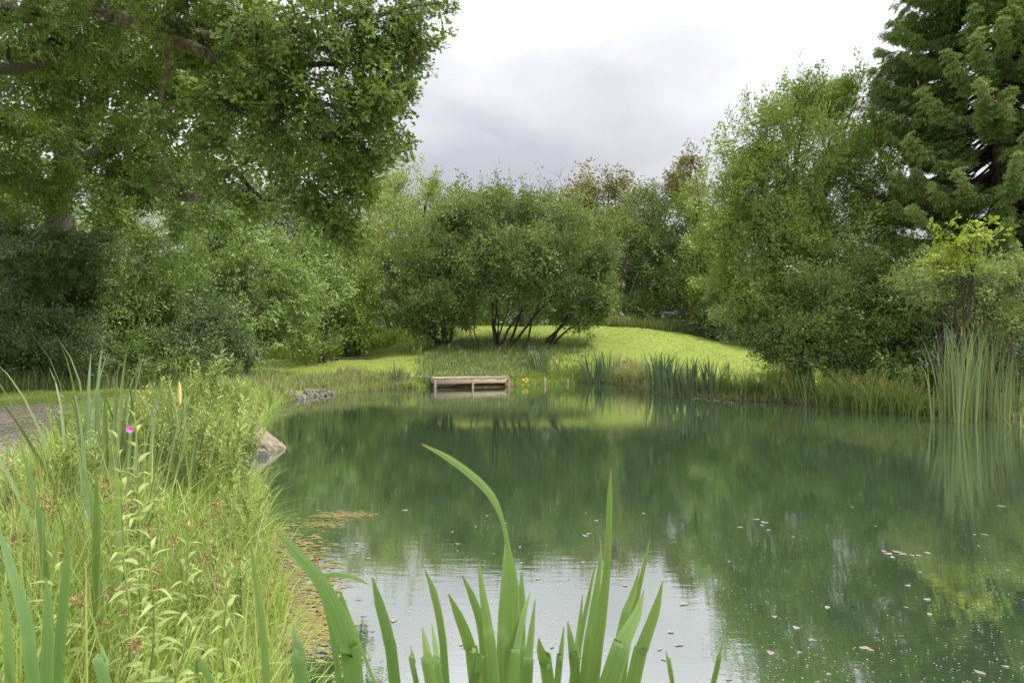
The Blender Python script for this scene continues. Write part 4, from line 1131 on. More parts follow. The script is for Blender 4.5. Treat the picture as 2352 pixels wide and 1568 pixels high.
# near willowherbs whose leaves can be picked apart
LEAFM = []
for i in range(3):
    t = np.linspace(0, 1, 7)
    w = np.array([.12, .8, 1.0, .92, .7, .4, .02]) * .5
    zc_ = np.array([0, .05, .08, .07, .02, -.06, -.16]) * (0.6 + .5 * i)
    V = []
    for x_, w_, z_ in zip(t, w, zc_):
        V += [(x_, -w_ * .22, z_ + .03 * w_ * 2), (x_, 0, z_), (x_, w_ * .22, z_ + .03 * w_ * 2)]
    Q = []
    for r_ in range(6):
        a = r_ * 3
        Q += [(a, a + 3, a + 4, a + 1), (a + 1, a + 4, a + 5, a + 2)]
    m_ = mesh(np.array(V), np.array(Q), {'rnd': np.full(21, .35 + .25 * i)}, True); m_.materials.append(M['herb'])
    LEAFM.append(m_)
def near_herb(u, v, D, n, label, seed, flowers=0, Lf=.10):
    rng = RS(seed)
    top = pix(u, v, D)
    x, y = top[0] + rng.normal(0, .03), D + rng.normal(0, .03)
    b = np.array([x, y, gz(x, y) - .02])
    root = empty('willowherb', b, label, 'plant', HGp)
    path = wobble(smooth_path([b, (b + top) / 2 + rng.normal(0, .03, 3), top], 10), .004, rng)
    obj('stem', mesh(*tube(path, np.linspace(.006, .002, 10), 5), None, True), M['stem'], root, b)
    for k in range(n):
        f = 1 - (k // 2) / (n / 2) * .72
        p = np.array([np.interp(f, np.linspace(0, 1, 10), path[:, i]) for i in range(3)])
        az = (k // 2) * 1.57 + (k % 2) * 3.14 + rng.normal(0, .3)
        o = link(bpy.data.objects.new('leaf', LEAFM[k % 3]), root)
        o.location = [float(c) for c in p - b]
        o.rotation_euler = (rng.normal(0, .25), -(.15 + .9 * f ** 6) + rng.normal(0, .18), az)
        s = Lf * (1.15 - .65 * f ** 3) * rng.uniform(.8, 1.2); o.scale = (s, s, s)
    for k in range(flowers):
        o = link(bpy.data.objects.new('flower', PINK), root)
        o.location = [float(c) for c in (top - b) + rng.normal(0, .02, 3)]; o.rotation_euler = (1.2, 0, rng.uniform(-.8, .8)); o.scale = (1.15,) * 3
near_herb(308, 962, 2.5, 34, 'near willowherb topped by one bright pink flower', 311, 1)
near_herb(270, 1010, 2.3, 32, 'blurred near willowherb just below the pink flower', 312)
near_herb(430, 1190, 2.7, 30, 'near willowherb right of centre of the left bank grass', 313)
near_herb(345, 1240, 2.1, 34, 'nearest willowherb with broad leaves low on the left bank', 314, Lf=.11)
near_herb(520, 1330, 2.5, 26, 'near willowherb leaning towards the brown floating weed', 315)
near_herb(440, 1440, 1.9, 26, 'near willowherb at the bottom edge left of the iris', 316)
near_herb(120, 1290, 2.3, 24, 'near willowherb among the rushes at the left edge', 317)

# ---------------------------------------------------------------- cattails, irises, sedges: each leaf a part
def leaf_template(bend, tipbend, mat, seed, taper=.75, rnd=.5, n=9):
    t = np.linspace(0, 1, n)
    w = np.where(t < .12, .7 + 2.5 * t, 1.0) * np.clip((1 - t) / (1 - taper), 0, 1) ** .75
    w[-1] = .02
    y = bend * t ** 2 + tipbend * np.clip(t - .7, 0, 1) ** 2 * 6
    zz = t - .35 * np.abs(y) * t
    V = []
    for i in range(n):
        th = .10 * w[i] + .01
        V += [(-.5 * w[i], y[i], zz[i]), (0, y[i] - th * .03, zz[i]), (.5 * w[i], y[i], zz[i])]
    Q = []
    for i in range(n - 1):
        for j in range(2):
            a = i * 3 + j
            Q.append((a, a + 1, a + 4, a + 3))
    m_ = mesh(np.array(V), np.array(Q), {'rnd': np.clip(rnd + .4 * (.5 - t.repeat(3)), 0, 1)}, True)
    m_.materials.append(M[mat])
    return m_
def templates(mat, taper=.75, n=7, b=1.0):
    r = RS(hash(mat) % 1000 if False else len(mat))
    return [leaf_template(r.uniform(.02, .28) * b, r.uniform(-.05, .3) * b, mat, i, taper, r.uniform(.1, .9)) for i in range(n)]
T_REED, T_BLUE, T_IRIS, T_SEDGE = templates('reed', .55, b=.45), templates('blue_iris', .5), templates('iris', .45), templates('sedge', .3)
def spike_mesh(mat):
    t = np.linspace(0, 1, 9)
    m_ = mesh(*tube([(0, 0, x) for x in t], np.array([.2, .85, 1, 1, .95, .8, .7, .55, .1]), 8), None, True)
    m_.materials.append(M[mat]); return m_
SPK, SPKB = spike_mesh('spike'), spike_mesh('spike_brown')
STEMM = mesh(*tube([(0, 0, 0), (0, 0, .5), (0, 0, 1)], [1, .8, .5], 6), None, True); STEMM.materials.append(M['stem'])
def clump(name, label, cat, x, y, n, h0, h1, w, tm, seed, spread=.12, lean=.16, group=None, spikes=(), z=None, lean_az=None, arch=1.0):
    rng = RS(seed)
    zz = gz(x, y) - .03 if z is None else z
    root = empty(name, (x, y, zz), label, cat, group)
    for k in range(n):
        o = link(bpy.data.objects.new('leaf', tm[rng.integers(0, len(tm))]), root)
        a = rng.uniform(0, 6.283); r = spread * math.sqrt(rng.random())
        o.location = (r * math.cos(a), r * math.sin(a) * .7, 0)
        h = rng.uniform(h0, h1)
        ln = abs(rng.normal(0, lean)) + lean * .25
        laz = a if lean_az is None else lean_az + rng.normal(0, .7)
        # leaf bends to +y locally; turn it so it leans outwards
        o.rotation_mode = 'XYZ'
        mt = Matrix.Rotation(laz - math.pi / 2, 4, 'Z') @ Matrix.Rotation(-ln, 4, 'X') @ Matrix.Rotation(rng.normal(0, .35), 4, 'Z')
        o.rotation_euler = mt.to_euler()
        ww = w * rng.uniform(.75, 1.25)
        o.scale = (ww, h * arch, h)
    for (dx, dy, hs, ls, rs, brown) in spikes:
        o = link(bpy.data.objects.new('stem', STEMM), root)
        o.location = (dx, dy, 0); o.scale = (.007, .007, hs)
        o = link(bpy.data.objects.new('flower_spike', SPKB if brown else SPK), root)
        o.location = (dx, dy, hs - .01); o.scale = (rs, rs, ls)
    return root
def at(u, D): return (u - CU) / F * D
# near left cattails
clump('cattail', 'blue-green cattail clump standing tallest at the left, in front of the track', 'cattail', at(232, 4.9), 4.9, 18, 1.05, 1.5, .032, T_REED, 401, .16, .09, lean_az=None)
clump('cattail', 'cattail clump carrying one fat yellow flower spike', 'cattail', at(418, 5.3), 5.3, 14, .85, 1.25, .028, T_REED, 402, .10, .10, spikes=[(-.01, -.02, .98, .19, .016, False)])
clump('cattail', 'cattail leaves leaning left across the stony track', 'cattail', at(185, 4.6), 4.6, 7, 1.15, 1.5, .030, T_REED, 403, .12, .25, lean_az=math.pi)
clump('cattail', 'cattail clump between the yellow spike and the tall left clump', 'cattail', at(330, 5.0), 5.0, 14, .9, 1.35, .029, T_REED, 404, .18, .12)
clump('cattail', 'few cattail leaves standing in the grass left of the pink flower', 'cattail', at(250, 3.6), 3.6, 11, .8, 1.25, .028, T_REED, 405, .25, .12)
# right cattail stand
CG = 'cattails in the right-hand stand'
for k, (u, v, n, hh, lab, spk) in enumerate([
        (2178, 968, 24, 2.1, 'bright based cattail clump, second from the left of the right stand', ()),
        (2203, 971, 24, 2.2, 'fullest cattail clump at the front of the right stand', [(.12, .1, 2.05, .22, .014, True)]),
        (2232, 966, 20, 2.15, 'cattail clump in the middle of the right stand', ()),
        (2252, 959, 20, 2.3, 'tallest cattail clump with a thin spike in the right stand', [(0, 0, 1.5, .16, .012, True), (.1, .1, 2.35, .25, .014, True)]),
        (2282, 960, 18, 2.3, 'cattail clump right of the tallest spike', ()),
        (2305, 962, 14, 1.7, 'shorter cattail clump towards the right edge', ()),
        (2330, 958, 12, 1.6, 'cattail clump with browned leaves at the right edge', ()),
        (2152, 964, 9, 1.6, 'leftmost cattails of the right stand', ())]):
    D = 2509.0 / (v - HV)
    clump('cattail', lab, 'cattail', at(u, D), D, int(n * 1.5), hh * .6, hh * 1.22, .027, T_REED, 420 + k, .17, .045, CG, spk, z=-.15)
clump('cattail', 'short broken cattails trailing in the water at the right edge', 'cattail', at(2344, 14.0), 14.0, 10, .4, .8, .02, T_REED, 430, .2, .5, CG, z=-.1)
# bluish irises
IG = 'irises along the far and right bank'
for k, (u, D, n, h, sp_, lab) in enumerate([
        (1362, 33.2, 34, 1.35, .45, 'dense dark iris clump at the foot of the mound lawn, left half'), (1398, 33.0, 34, 1.35, .45, 'dense dark iris clump at the foot of the mound lawn, right half'),
        (1236, 32.4, 22, 1.35, .3, 'arching iris beside the wooden stake right of the platform'), (805, 36.0, 34, 1.35, .3, 'fountain-shaped iris clump in front of the rounded willow bush'),
        (1508, 27.0, 20, 1.45, .3, 'first dark iris clump of the row below the lawn'), (1535, 25.6, 20, 1.35, .3, 'second dark iris clump of the row below the lawn'),
        (1562, 24.2, 16, 1.2, .3, 'third dark iris clump of the row below the lawn'), (1598, 23.4, 14, 1.2, .25, 'fourth dark iris clump of the row below the lawn'),
        (1580, 24.0, 14, 1.2, .25, 'short dark iris tuft tucked between the third and fourth clumps of the row'), (1522, 26.4, 16, 1.4, .25, 'dark iris tuft tucked between the first and second clumps of the row'), (1632, 22.8, 14, 1.15, .22, 'last dark iris clump of the row below the lawn'), (908, 28.4, 7, .95, .08, 'small upright iris in the water left of the platform'),
        (985, 28.9, 8, .7, .15, 'small iris at the left post of the platform')]):
    clump('iris', lab, 'iris', at(u, D), D, int(n * 1.7), h * .8, h * 1.35, .045, T_BLUE, 440 + k, sp_ * 1.4, .13, IG)
for k, (u, D, n, h, lab) in enumerate([(1852, 19.9, 7, 1.5, 'tall thin cattail tuft at the brown soil of the right bank'), (1990, 18.3, 9, 1.2, 'cattail tuft below the hanging sedge flowers'), (2046, 17.6, 8, 1.25, 'cattail tuft between sedge and the right stand')]):
    clump('cattail', lab, 'cattail', at(u, D), D, n, h * .6, h, .024, T_REED, 460 + k, .10, .10, 'cattails on the right bank')
# sedge tussocks: fine leaves, one mesh each
SG = 'sedge tussocks on the right bank'
def tussock(name, label, x, y, n, h, mat, seed, w=.010, lean=.9, group=None, flowers=0, cat='sedge', fh=1.3):
    rng = RS(seed)
    b = np.array([x, y, gz(x, y) - .03])
    root = empty(name, b, label, cat, group)
    P = b + np.column_stack([rng.normal(0, .16, n), rng.normal(0, .14, n), np.zeros(n)])
    V, Fc, k = blades(P, rng.uniform(0, 6.283, n), rng.uniform(.6, 1.1, n) * h, np.abs(rng.normal(lean + .15, .4, n)), np.full(n, max(w, .5 * y / F10)), 5, rng=rng)
    obj('leaves', mesh(V, Fc, {'rnd': np.repeat(rng.random(n), k)}), M[mat], root, b)
    for f in range(flowers):
        az = rng.uniform(0, 6.28); d = np.array([math.cos(az), math.sin(az), 0])
        t = np.linspace(0, 1, 9)[:, None]
        path = b + UP * fh * (t - .25 * t ** 4) + d * fh * .55 * t ** 2.2
        obj('flower_stem', mesh(*tube(path, np.linspace(.005, .003, 9), 4)), M['stem'], root, b)
        for s in range(4):
            i = 8 - s
            o = link(bpy.data.objects.new('flower_spike', SPKB), root)
            o.location = [float(c) for c in path[i] - b]; o.scale = (.007, .007, .13); o.rotation_euler = (math.pi + rng.normal(0, .25), rng.normal(0, .25), 0)
    return root
for k, (u, D, n, h, fl, mat, lab) in enumerate([
        (1452, 30.6, 150, 1.2, 0, 'grass_pale', 'silvery arching sedge between the two iris groups'), (1475, 29.2, 150, 1.1, 0, 'grass_pale', 'silvery sedge leaning to the iris row'), (1432, 31.6, 120, 1.0, 0, 'grass_pale', 'pale sedge right of the dense iris clump'),
        (1720, 21.8, 110, .9, 1, 'sedge', 'sedge under the right end of the lawn'), (1775, 21.3, 120, 1.0, 1, 'sedge', 'sedge left of the bare soil edge'), (1835, 20.6, 140, 1.1, 6, 'sedge', 'sedge with nodding flowers at the left of the hazel'),
        (1900, 19.6, 130, 1.0, 2, 'sedge', 'yellowing sedge above the bare soil'), (1950, 18.9, 130, 1.05, 5, 'sedge', 'sedge with many nodding flowers in front of the hazel'), (2015, 18.0, 150, 1.05, 4, 'sedge', 'bright green arching sedge in front of the hazel'),
        (2070, 17.4, 130, 1.0, 5, 'sedge', 'sedge with long flower stems next to the right cattails'), (2115, 16.9, 110, .9, 1, 'sedge', 'low sedge touching the right cattails'),
        (1660, 22.6, 90, .8, 0, 'sedge', 'small sedge at the end of the iris row'), (1805, 20.9, 90, .8, 0, 'grass_tall', 'green sedge leaning over the bare soil')]):
    tussock('sedge_tussock', lab, at(u, D), D, int(n * 1.5), h * 1.45, mat, 480 + k, group=SG, flowers=fl, w=.019)
tussock('sedge_tussock', 'drooping pale sedge at the stake left of the platform', at(935, 28.5), 28.5, 110, .85, 'grass_pale', 495, lean=1.3)
tussock('sedge_tussock', 'dark grass tussock on the bank end left of the timber edge', at(845, 27.9), 27.9, 150, .9, 'grass_tall', 496, lean=1.1)
# soft rushes with brown heads, near left
burst = nrm(RS(7).normal(0, 1, (26, 3)))
_bv, _bf, _bk = place(LEAF_DIA, burst * .008, burst + [0, 0, .4], nrm(RS(8).normal(0, 1, (26, 3))), np.full(26, .020), np.full(26, .006))
BURST = mesh(_bv, _bf, {'rnd': np.repeat(RS(9).random(26), _bk)}); BURST.materials.append(M['seed'])
def rush(u, D, n, h, label, seed, heads):
    rng = RS(seed)
    x, y = at(u, D), D
    b = np.array([x, y, gz(x, y) - .03])
    root = empty('rush_tussock', b, label, 'rush', 'rushes on the near left bank')
    bag = Bag()
    tips = []
    for k in range(n):
        az = rng.uniform(0, 6.28); ln = abs(rng.normal(.25, .15)); hh = h * rng.uniform(.7, 1.05)
        s = b + np.array([rng.normal(0, .06), rng.normal(0, .06), 0])
        t = np.linspace(0, 1, 6)[:, None]
        path = s + UP * hh * (t - .15 * t ** 2 * ln) + np.array([math.cos(az), math.sin(az), 0]) * hh * ln * t ** 1.6
        bag.add(*tube(path, np.linspace(.0022, .0007, 6), 3), r=rng.random())
        tips.append(path[4] * .6 + path[5] * .4)
    obj('stems', bag.mesh(True), M['grass_near'], root, b)
    for p in tips[:heads]:
        o = link(bpy.data.objects.new('seed_head', BURST), root)
        o.location = [float(c) for c in p - b]; s = rng.uniform(.7, 1.3); o.scale = (s, s, s * 1.2); o.rotation_euler = tuple(rng.uniform(0, 6, 3))
for k, (u, D, n, h, hd, lab) in enumerate([(90, 2.6, 60, 1.0, 12, 'rush with rusty seed heads nearest the left edge'), (140, 3.2, 60, 1.0, 10, 'rush with brown heads behind the near left iris leaves'), (230, 2.3, 50, .8, 8, 'rush with brown heads below the near willowherb'),
        (560, 3.1, 70, .85, 8, 'rush leaning over the brown floating weed'), (640, 2.7, 70, .62, 9, 'low rush with rusty heads beside the curved iris leaf'), (480, 3.6, 60, .8, 6, 'rush in the middle of the near bank'), (330, 3.0, 50, .9, 7, 'rush behind the nearest broad-leaved willowherb')]):
    rush(u, D, n, h, lab, 500 + k, hd)

# near irises: every blade drawn where it stands
def iris(label, blist, seed, group='irises at the near shore', mat='iris'):
    rng = RS(seed)
    pts0 = [pix(b[0][-1][0], b[0][-1][1], b[2]) for b in blist]
    cx = np.mean([p[0] for p in pts0]); cy = np.mean([p[1] for p in pts0])
    base = np.array([cx, cy, gz(cx, cy) - .03])
    root = empty('iris', base, label, 'iris', group)
    for k, (pp, ws, D) in enumerate(blist):
        tipd = rng.uniform(-.05, .10)
        P = [pix(u, v, D + tipd * (1 - i / (len(pp) - 1))) for i, (u, v) in enumerate(pp)]
        last = P[-1]
        sl = (last[0] - P[-2][0]) / min(-.02, last[2] - P[-2][2])
        P.append(np.array([last[0] - np.clip(sl * (last[2] - base[2]) * .75, -.3, .3), D, base[2]]))
        wm = [w_ * .88 / F * D for w_ in ws] + [ws[-1] / F * D * .8]
        n = 32
        path = smooth_path(P, n)
        w = np.interp(np.linspace(0, 1, n), np.linspace(0, 1, len(wm)), wm)
        T = nrm(np.gradient(path, axis=0))
        view = nrm(path - np.array([0, 0, EYE]))
        yaw = rng.normal(0, .25)
        B = nrm(np.cross(T, view))
        Nn = np.cross(B, T)
        B = B * math.cos(yaw) + Nn * math.sin(yaw); Nn = np.cross(B, T)
        th = np.minimum(.0025, w * .12)
        V = np.stack([path - B * (w / 2)[:, None], path - B * (w * .12)[:, None] - Nn * (w * .05)[:, None], path + B * (w * .12)[:, None] - Nn * (w * .05)[:, None], path + B * (w / 2)[:, None]], 1).reshape(-1, 3)
        Q = []
        for i in range(n - 1):
            for j in range(3):
                a = i * 4 + j
                Q.append((a, a + 1, a + 5, a + 4))
        r0 = rng.uniform(.1, .8)
        tt = np.repeat(np.linspace(0, 1, n), 4)
        obj('leaf', mesh(V, np.array(Q), {'vx': np.tile([-1, -.24, .24, 1.0], n), 'vt': tt, 'rnd': np.clip(np.repeat(np.linspace(r0 + .25, r0 - .1, n), 4) + np.tile([.22, -.06, -.06, .22], n), 0, 1)}, True), M[mat], root, base)
def c7(*p): return [(564.5 + x * .48, 940.8 + y * .48) for x, y in p]
def c3(*p): return [(x * .4, 940.8 + y * .4) for x, y in p]
iris('tall iris whose longest leaf bends over to the left, centre of the near shore', [
    (c7((845, 165), (970, 232), (1100, 330), (1180, 420), (1228, 530), (1258, 680), (1272, 820), (1280, 1060), (1272, 1320)), [4, 17, 21, 20, 10, 14, 34, 42, 44], 1.55),
    (c7((1245, 600), (1242, 760), (1232, 1000), (1230, 1320)), [3, 16, 28, 34], 1.62),
    (c7((1320, 770), (1318, 900), (1315, 1100), (1312, 1320)), [3, 22, 26, 29], 1.75),
    (c7((1362, 870), (1330, 980), (1295, 1150), (1280, 1320)), [2, 17, 20, 22], 1.5),
    (c7((1385, 905), (1368, 1050), (1352, 1200), (1345, 1320)), [2, 16, 24, 28], 1.66),
    (c7((1115, 725), (1130, 850), (1155, 1020), (1190, 1320)), [3, 15, 26, 32], 1.5),
    (c7((1035, 790), (1085, 900), (1130, 1050), (1155, 1320)), [3, 20, 26, 30], 1.6),
    (c7((970, 880), (1020, 990), (1070, 1130), (1100, 1320)), [3, 24, 32, 36], 1.48),
    (c7((1135, 1190), (1110, 1260), (1085, 1330)), [2, 16, 24], 1.4),
    (c7((1290, 1140), (1275, 1220), (1265, 1320)), [2, 12, 15], 1.38)], 601)
iris('iris with one square-tipped upright leaf, right of the centre of the near shore', [
    (c7((1746, 286), (1742, 420), (1738, 560), (1728, 760), (1700, 1000), (1655, 1320)), [4, 14, 16, 19, 28, 38], 1.52),
    (c7((1700, 620), (1690, 780), (1660, 1000), (1625, 1320)), [2, 12, 24, 34], 1.6),
    (c7((1906, 858), (1870, 980), (1800, 1120), (1735, 1320)), [2, 26, 44, 52], 1.45),
    (c7((1996, 815), (1960, 960), (1900, 1130), (1850, 1320)), [2, 24, 34, 38], 1.55),
    (c7((1886, 756), (1850, 890), (1810, 1010), (1760, 1320)), [2, 17, 24, 26], 1.65),
    (c7((1934, 620), (1912, 720), (1880, 860), (1830, 1100), (1800, 1320)), [3, 9, 13, 18, 20], 1.7),
    (c7((1676, 720), (1640, 900), (1600, 1100), (1575, 1320)), [2, 10, 15, 18], 1.7),
    (c7((1612, 880), (1596, 1050), (1580, 1200), (1565, 1320)), [2, 14, 20, 24], 1.58),
    (c7((1522, 1035), (1512, 1130), (1500, 1220), (1490, 1320)), [2, 12, 16, 18], 1.5),
    (c7((1402, 1090), (1412, 1150), (1432, 1220), (1450, 1320)), [3, 22, 30, 34], 1.45),
    (c7((1540, 1010), (1552, 1080), (1566, 1180), (1580, 1320)), [2, 16, 24, 28], 1.55)], 602)
iris('curved iris leaning left over the brown floating weed', [
    (c7((142, 575), (240, 680), (350, 810), (430, 960), (490, 1130), (520, 1330)), [6, 24, 34, 44, 48, 50], 1.42),
    (c7((15, 590), (120, 640), (260, 740), (390, 860), (470, 960), (505, 1010)), [2, 5, 8, 12, 10, 8], 1.55),
    (c7((226, 1030), (245, 1120), (265, 1220), (280, 1330)), [3, 24, 32, 36], 1.4),
    (c7((585, 835), (530, 805), (460, 790), (390, 795), (360, 850), (400, 1000), (450, 1320)), [3, 10, 13, 14, 14, 14, 16], 1.62)], 603)
iris('pale iris leaves standing against the sky reflection left of the tall iris', [
    (c7((605, 800), (640, 930), (680, 1080), (715, 1320)), [3, 24, 29, 30], 1.6),
    (c7((858, 765), (900, 880), (935, 1050), (958, 1320)), [3, 18, 19, 20], 1.62),
    (c7((846, 1038), (860, 1120), (880, 1230), (890, 1330)), [3, 18, 27, 30], 1.45),
    (c7((890, 1020), (905, 1120), (920, 1220), (932, 1330)), [2, 14, 18, 20], 1.52),
    (c7((788, 1128), (805, 1210), (822, 1330)), [2, 12, 15], 1.5)], 604)
iris('few thin iris tips right of the square-tipped leaf', [
    (c7((2010, 1150), (2030, 1240), (2045, 1330)), [2, 10, 13], 1.5), (c7((2286, 1100), (2260, 1200), (2232, 1330)), [2, 10, 14], 1.55)], 605)
iris('broad iris leaves filling the bottom left corner', [
    (c3((-20, 640), (50, 860), (110, 1060), (160, 1280), (195, 1580)), [4, 22, 28, 32, 34], 1.75),
    (c3((392, 660), (385, 860), (365, 1100), (330, 1580)), [2, 16, 24, 28], 1.9),
    (c3((262, 955), (275, 1100), (275, 1300), (265, 1580)), [2, 20, 28, 32], 1.8),
    (c3((582, 1345), (600, 1450), (615, 1580)), [3, 20, 26], 1.6), (c3((10, 980), (40, 1200), (60, 1580)), [2, 18, 26], 1.9),
    (c3((1055, 1455), (1130, 1500), (1220, 1580)), [3, 14, 18], 1.6)], 606)
iris('narrow iris leaves upright in the middle of the near left grass', [
    (c3((675, 330), (678, 560), (682, 800), (685, 1060)), [4, 13, 15, 16], 2.7), (c3((552, 330), (556, 600), (552, 820), (550, 1100)), [4, 16, 19, 20], 2.6),
    (c3((120, 200), (180, 420), (240, 700), (260, 1000)), [3, 12, 16, 18], 2.7), (c3((440, 240), (500, 400), (540, 600), (560, 900)), [3, 12, 15, 17], 2.8),
    (c3((1442, 760), (1465, 960), (1500, 1200), (1532, 1580)), [3, 13, 17, 20], 1.9)], 607)

# ---------------------------------------------------------------- platform, timber, stones
def box(x0, x1, y0, y1, z0, z1, bev=.006):
    b = bev
    V = []
    for z, i in ((z0, b), (z0 + b, 0), (z1 - b, 0), (z1, b)):
        V += [(x0 + i, y0 + i, z), (x1 - i, y0 + i, z), (x1 - i, y1 - i, z), (x0 + i, y1 - i, z)]
    Q = [(3, 2, 1, 0), (12, 13, 14, 15)]
    for l in range(3):
        for j in range(4):
            a = l * 4 + j; c = l * 4 + (j + 1) % 4
            Q.append((a, c, c + 4, a + 4))
    return mesh(np.array(V), np.array(Q))
def platform(name, label, origin, rz, W, dep, top, nb, fas, legs, seed, deckm='wood_deck', facem='wood'):
    rng = RS(seed)
    root = empty(name, origin, label, 'platform')
    root.rotation_euler = (0, 0, rz)
    bw = W / nb
    for k in range(nb):
        dy = rng.normal(0, .008)
        o = obj('deck_board', box(k * bw + .004, (k + 1) * bw - .004, -.03 + dy, dep + dy, 0, .03), M[deckm], root)
        o.location = (0, 0, top - .03 + rng.normal(0, .0015))
        o.rotation_euler = (rng.normal(0, .003), rng.normal(0, .004), 0)
    obj('fascia', box(.01, W - .01, 0, .04, top - .035 - fas, top - .035), M[facem], root)
    for x in (.012, W - .052):
        obj('side_joist', box(x, x + .04, .043, dep - .02, top - .035 - fas * .9, top - .035), M[facem], root)
    obj('added_shade_board', box(.06, W - .06, dep - .85, dep - .81, -.6, top - .06), M['wood_old'], root)  # added board: hides the bright bank and keeps the gap under the deck dark
    for x in legs:
        obj('post', box(x, x + .085, -.022, .063 - .022 - .043, -1.0 - origin[2], top - .036 - (0 if x > .2 and x < W - .2 else 0)) if False else box(x, x + .085, -.05, -.003, -.9, top - .06 - (fas * .55 if .2 < x < W - .3 else 0)), M['wood_old'], root)
        obj('post', box(x, x + .085, dep - .2, dep - .115, -.9, top - .04 - fas), M['wood_old'], root)
    return root
pa, pb = pix(997, 891.5, 28.3), pix(1170, 888.2, 29.5)
ang = math.atan2(pb[1] - pa[1], pb[0] - pa[0]); Wd = float(np.hypot(pb[0] - pa[0], pb[1] - pa[1]))
platform('fishing_platform', 'wooden fishing platform on posts standing out from the far bank', (pa[0], pa[1], 0), ang, Wd, 1.25, .43, 23, .215, (.0, Wd / 2 - .04, Wd - .085), 701)
qa = pix(762, 835, 34.4)
platform('boardwalk_platform', 'low grey boardwalk on the grass before the rounded willow bush', (qa[0], qa[1], gz(qa[0] + .9, qa[1] + .4) - .12), .18, 1.95, 1.25, .17, 14, .08, (.05, 1.8), 702, 'wood_old', 'wood_old')
def post(label, u, v0, v1, D, w, seed):
    a, b = pix(u, v0, D), pix(u, v1, D)
    o = tag(obj('wooden_stake', box(-w, w, -w, w, -.5, a[2] - b[2], .008), M['wood_old']), label, 'stake')
    o.location = (b[0], D, b[2]); o.rotation_euler = (RS(seed).normal(0, .04), RS(seed + 1).normal(0, .04), .3)
post('wooden stake in the water at the iris right of the platform', 1251, 867, 883, 31.3, .045, 1)
post('short wooden stake in the water left of the platform', 911, 878, 892, 28.2, .05, 2)
post('thin stake in the shallows further right of the platform', 1304, 869, 880, 32.4, .03, 3)
# timber edge along the bank left of the platform
ta, tb_ = pix(858, 864.5, 28.9), pix(985, 867, 29.6)
ta[2] = .42; tb_[2] = .40
o = tag(obj('timber_edging', mesh(*tube(wobble(smooth_path([ta, (ta + tb_) / 2 + [0, .05, .01], tb_], 10), .01, RS(4)), np.full(10, .055), 7), None, True), M['wood_old']), 'long timber log edging the bank left of the platform', 'log')
import bmesh
def rock_mesh(seed, flat, mat, sub=2, amp=.22, cut=(.55, .85), hard=.9):
    bm = bmesh.new(); bmesh.ops.create_icosphere(bm, subdivisions=sub, radius=1)
    rng = RS(seed)
    fr = rng.normal(0, 1.6, (5, 3)); ph = rng.uniform(0, 6.28, 5)
    cuts = nrm(rng.normal(0, 1, (9, 3))); cd = rng.uniform(*cut, 9)
    for v in bm.verts:
        p = np.array(v.co)
        p = p * (1 + amp * np.sin(fr @ p + ph).mean() * 1.6)
        for c, d_ in zip(cuts, cd):
            s = p @ c - d_
            if s > 0: p = p - c * s * hard
        p[2] *= flat
        v.co = p
    m_ = bpy.data.meshes.new('rock'); bm.to_mesh(m_); bm.free()
    m_.materials.append(M[mat])
    return m_
o = tag(link(bpy.data.objects.new('boulder', rock_mesh(822, .9, 'boulder', 5, .06, (.30, .62), .99))), 'tan boulder sitting in the water off the left bank', 'boulder')
p = pix(608, 1030, 10.95); o.location = (p[0], p[1] + .1, .06); o.scale = (.42, .36, .37); o.rotation_euler = (0, .12, 2.2)
RK = [rock_mesh(820 + i, .6 + .1 * i, 'stone', 2) for i in range(4)]; RKW = [rock_mesh(830 + i, .6, 'wet_stone', 2) for i in range(3)]
for k, (u, v, s, lab) in enumerate([(573, 1047, .15, 'flat stone between the boulder and the bank'), (548, 1064, .11, 'bluish stone at the waterline nearer than the boulder'), (540, 1076, .09, 'dark wet stone below the bluish one'), (528, 1090, .10, 'nearest stone of the row by the boulder'), (557, 1052, .08, 'small stone touching the bluish one')]):
    D = 2509 / (v - HV)
    o = tag(link(bpy.data.objects.new('shore_stone', RKW[k % 3] if k else RK[1])), lab, 'stone', 'stones near the boulder')
    o.location = (at(u, D) + .14, D, .03); o.scale = (s * 1.2, s, s); o.rotation_euler = (0, 0, k * 1.3)
rng = RS(840)
for k in range(36):
    y = rng.uniform(22.0, 24.5); f = rng.uniform(-.12, .40)
    x = float(np.interp(y, LSY, LSX)) - f
    D = y; u = CU + x / D * F
    o = tag(link(bpy.data.objects.new('riprap_stone', RK[k % 4])), 'grey stone of the riprap heap at the bend of the left shore', 'stone', 'riprap stones')
    s = rng.uniform(.07, .15)
    o.location = (x, y, max(.02, gz(x, y) + .05)); o.scale = (s, s * .8, s * .8); o.rotation_euler = tuple(rng.uniform(0, 6, 3))
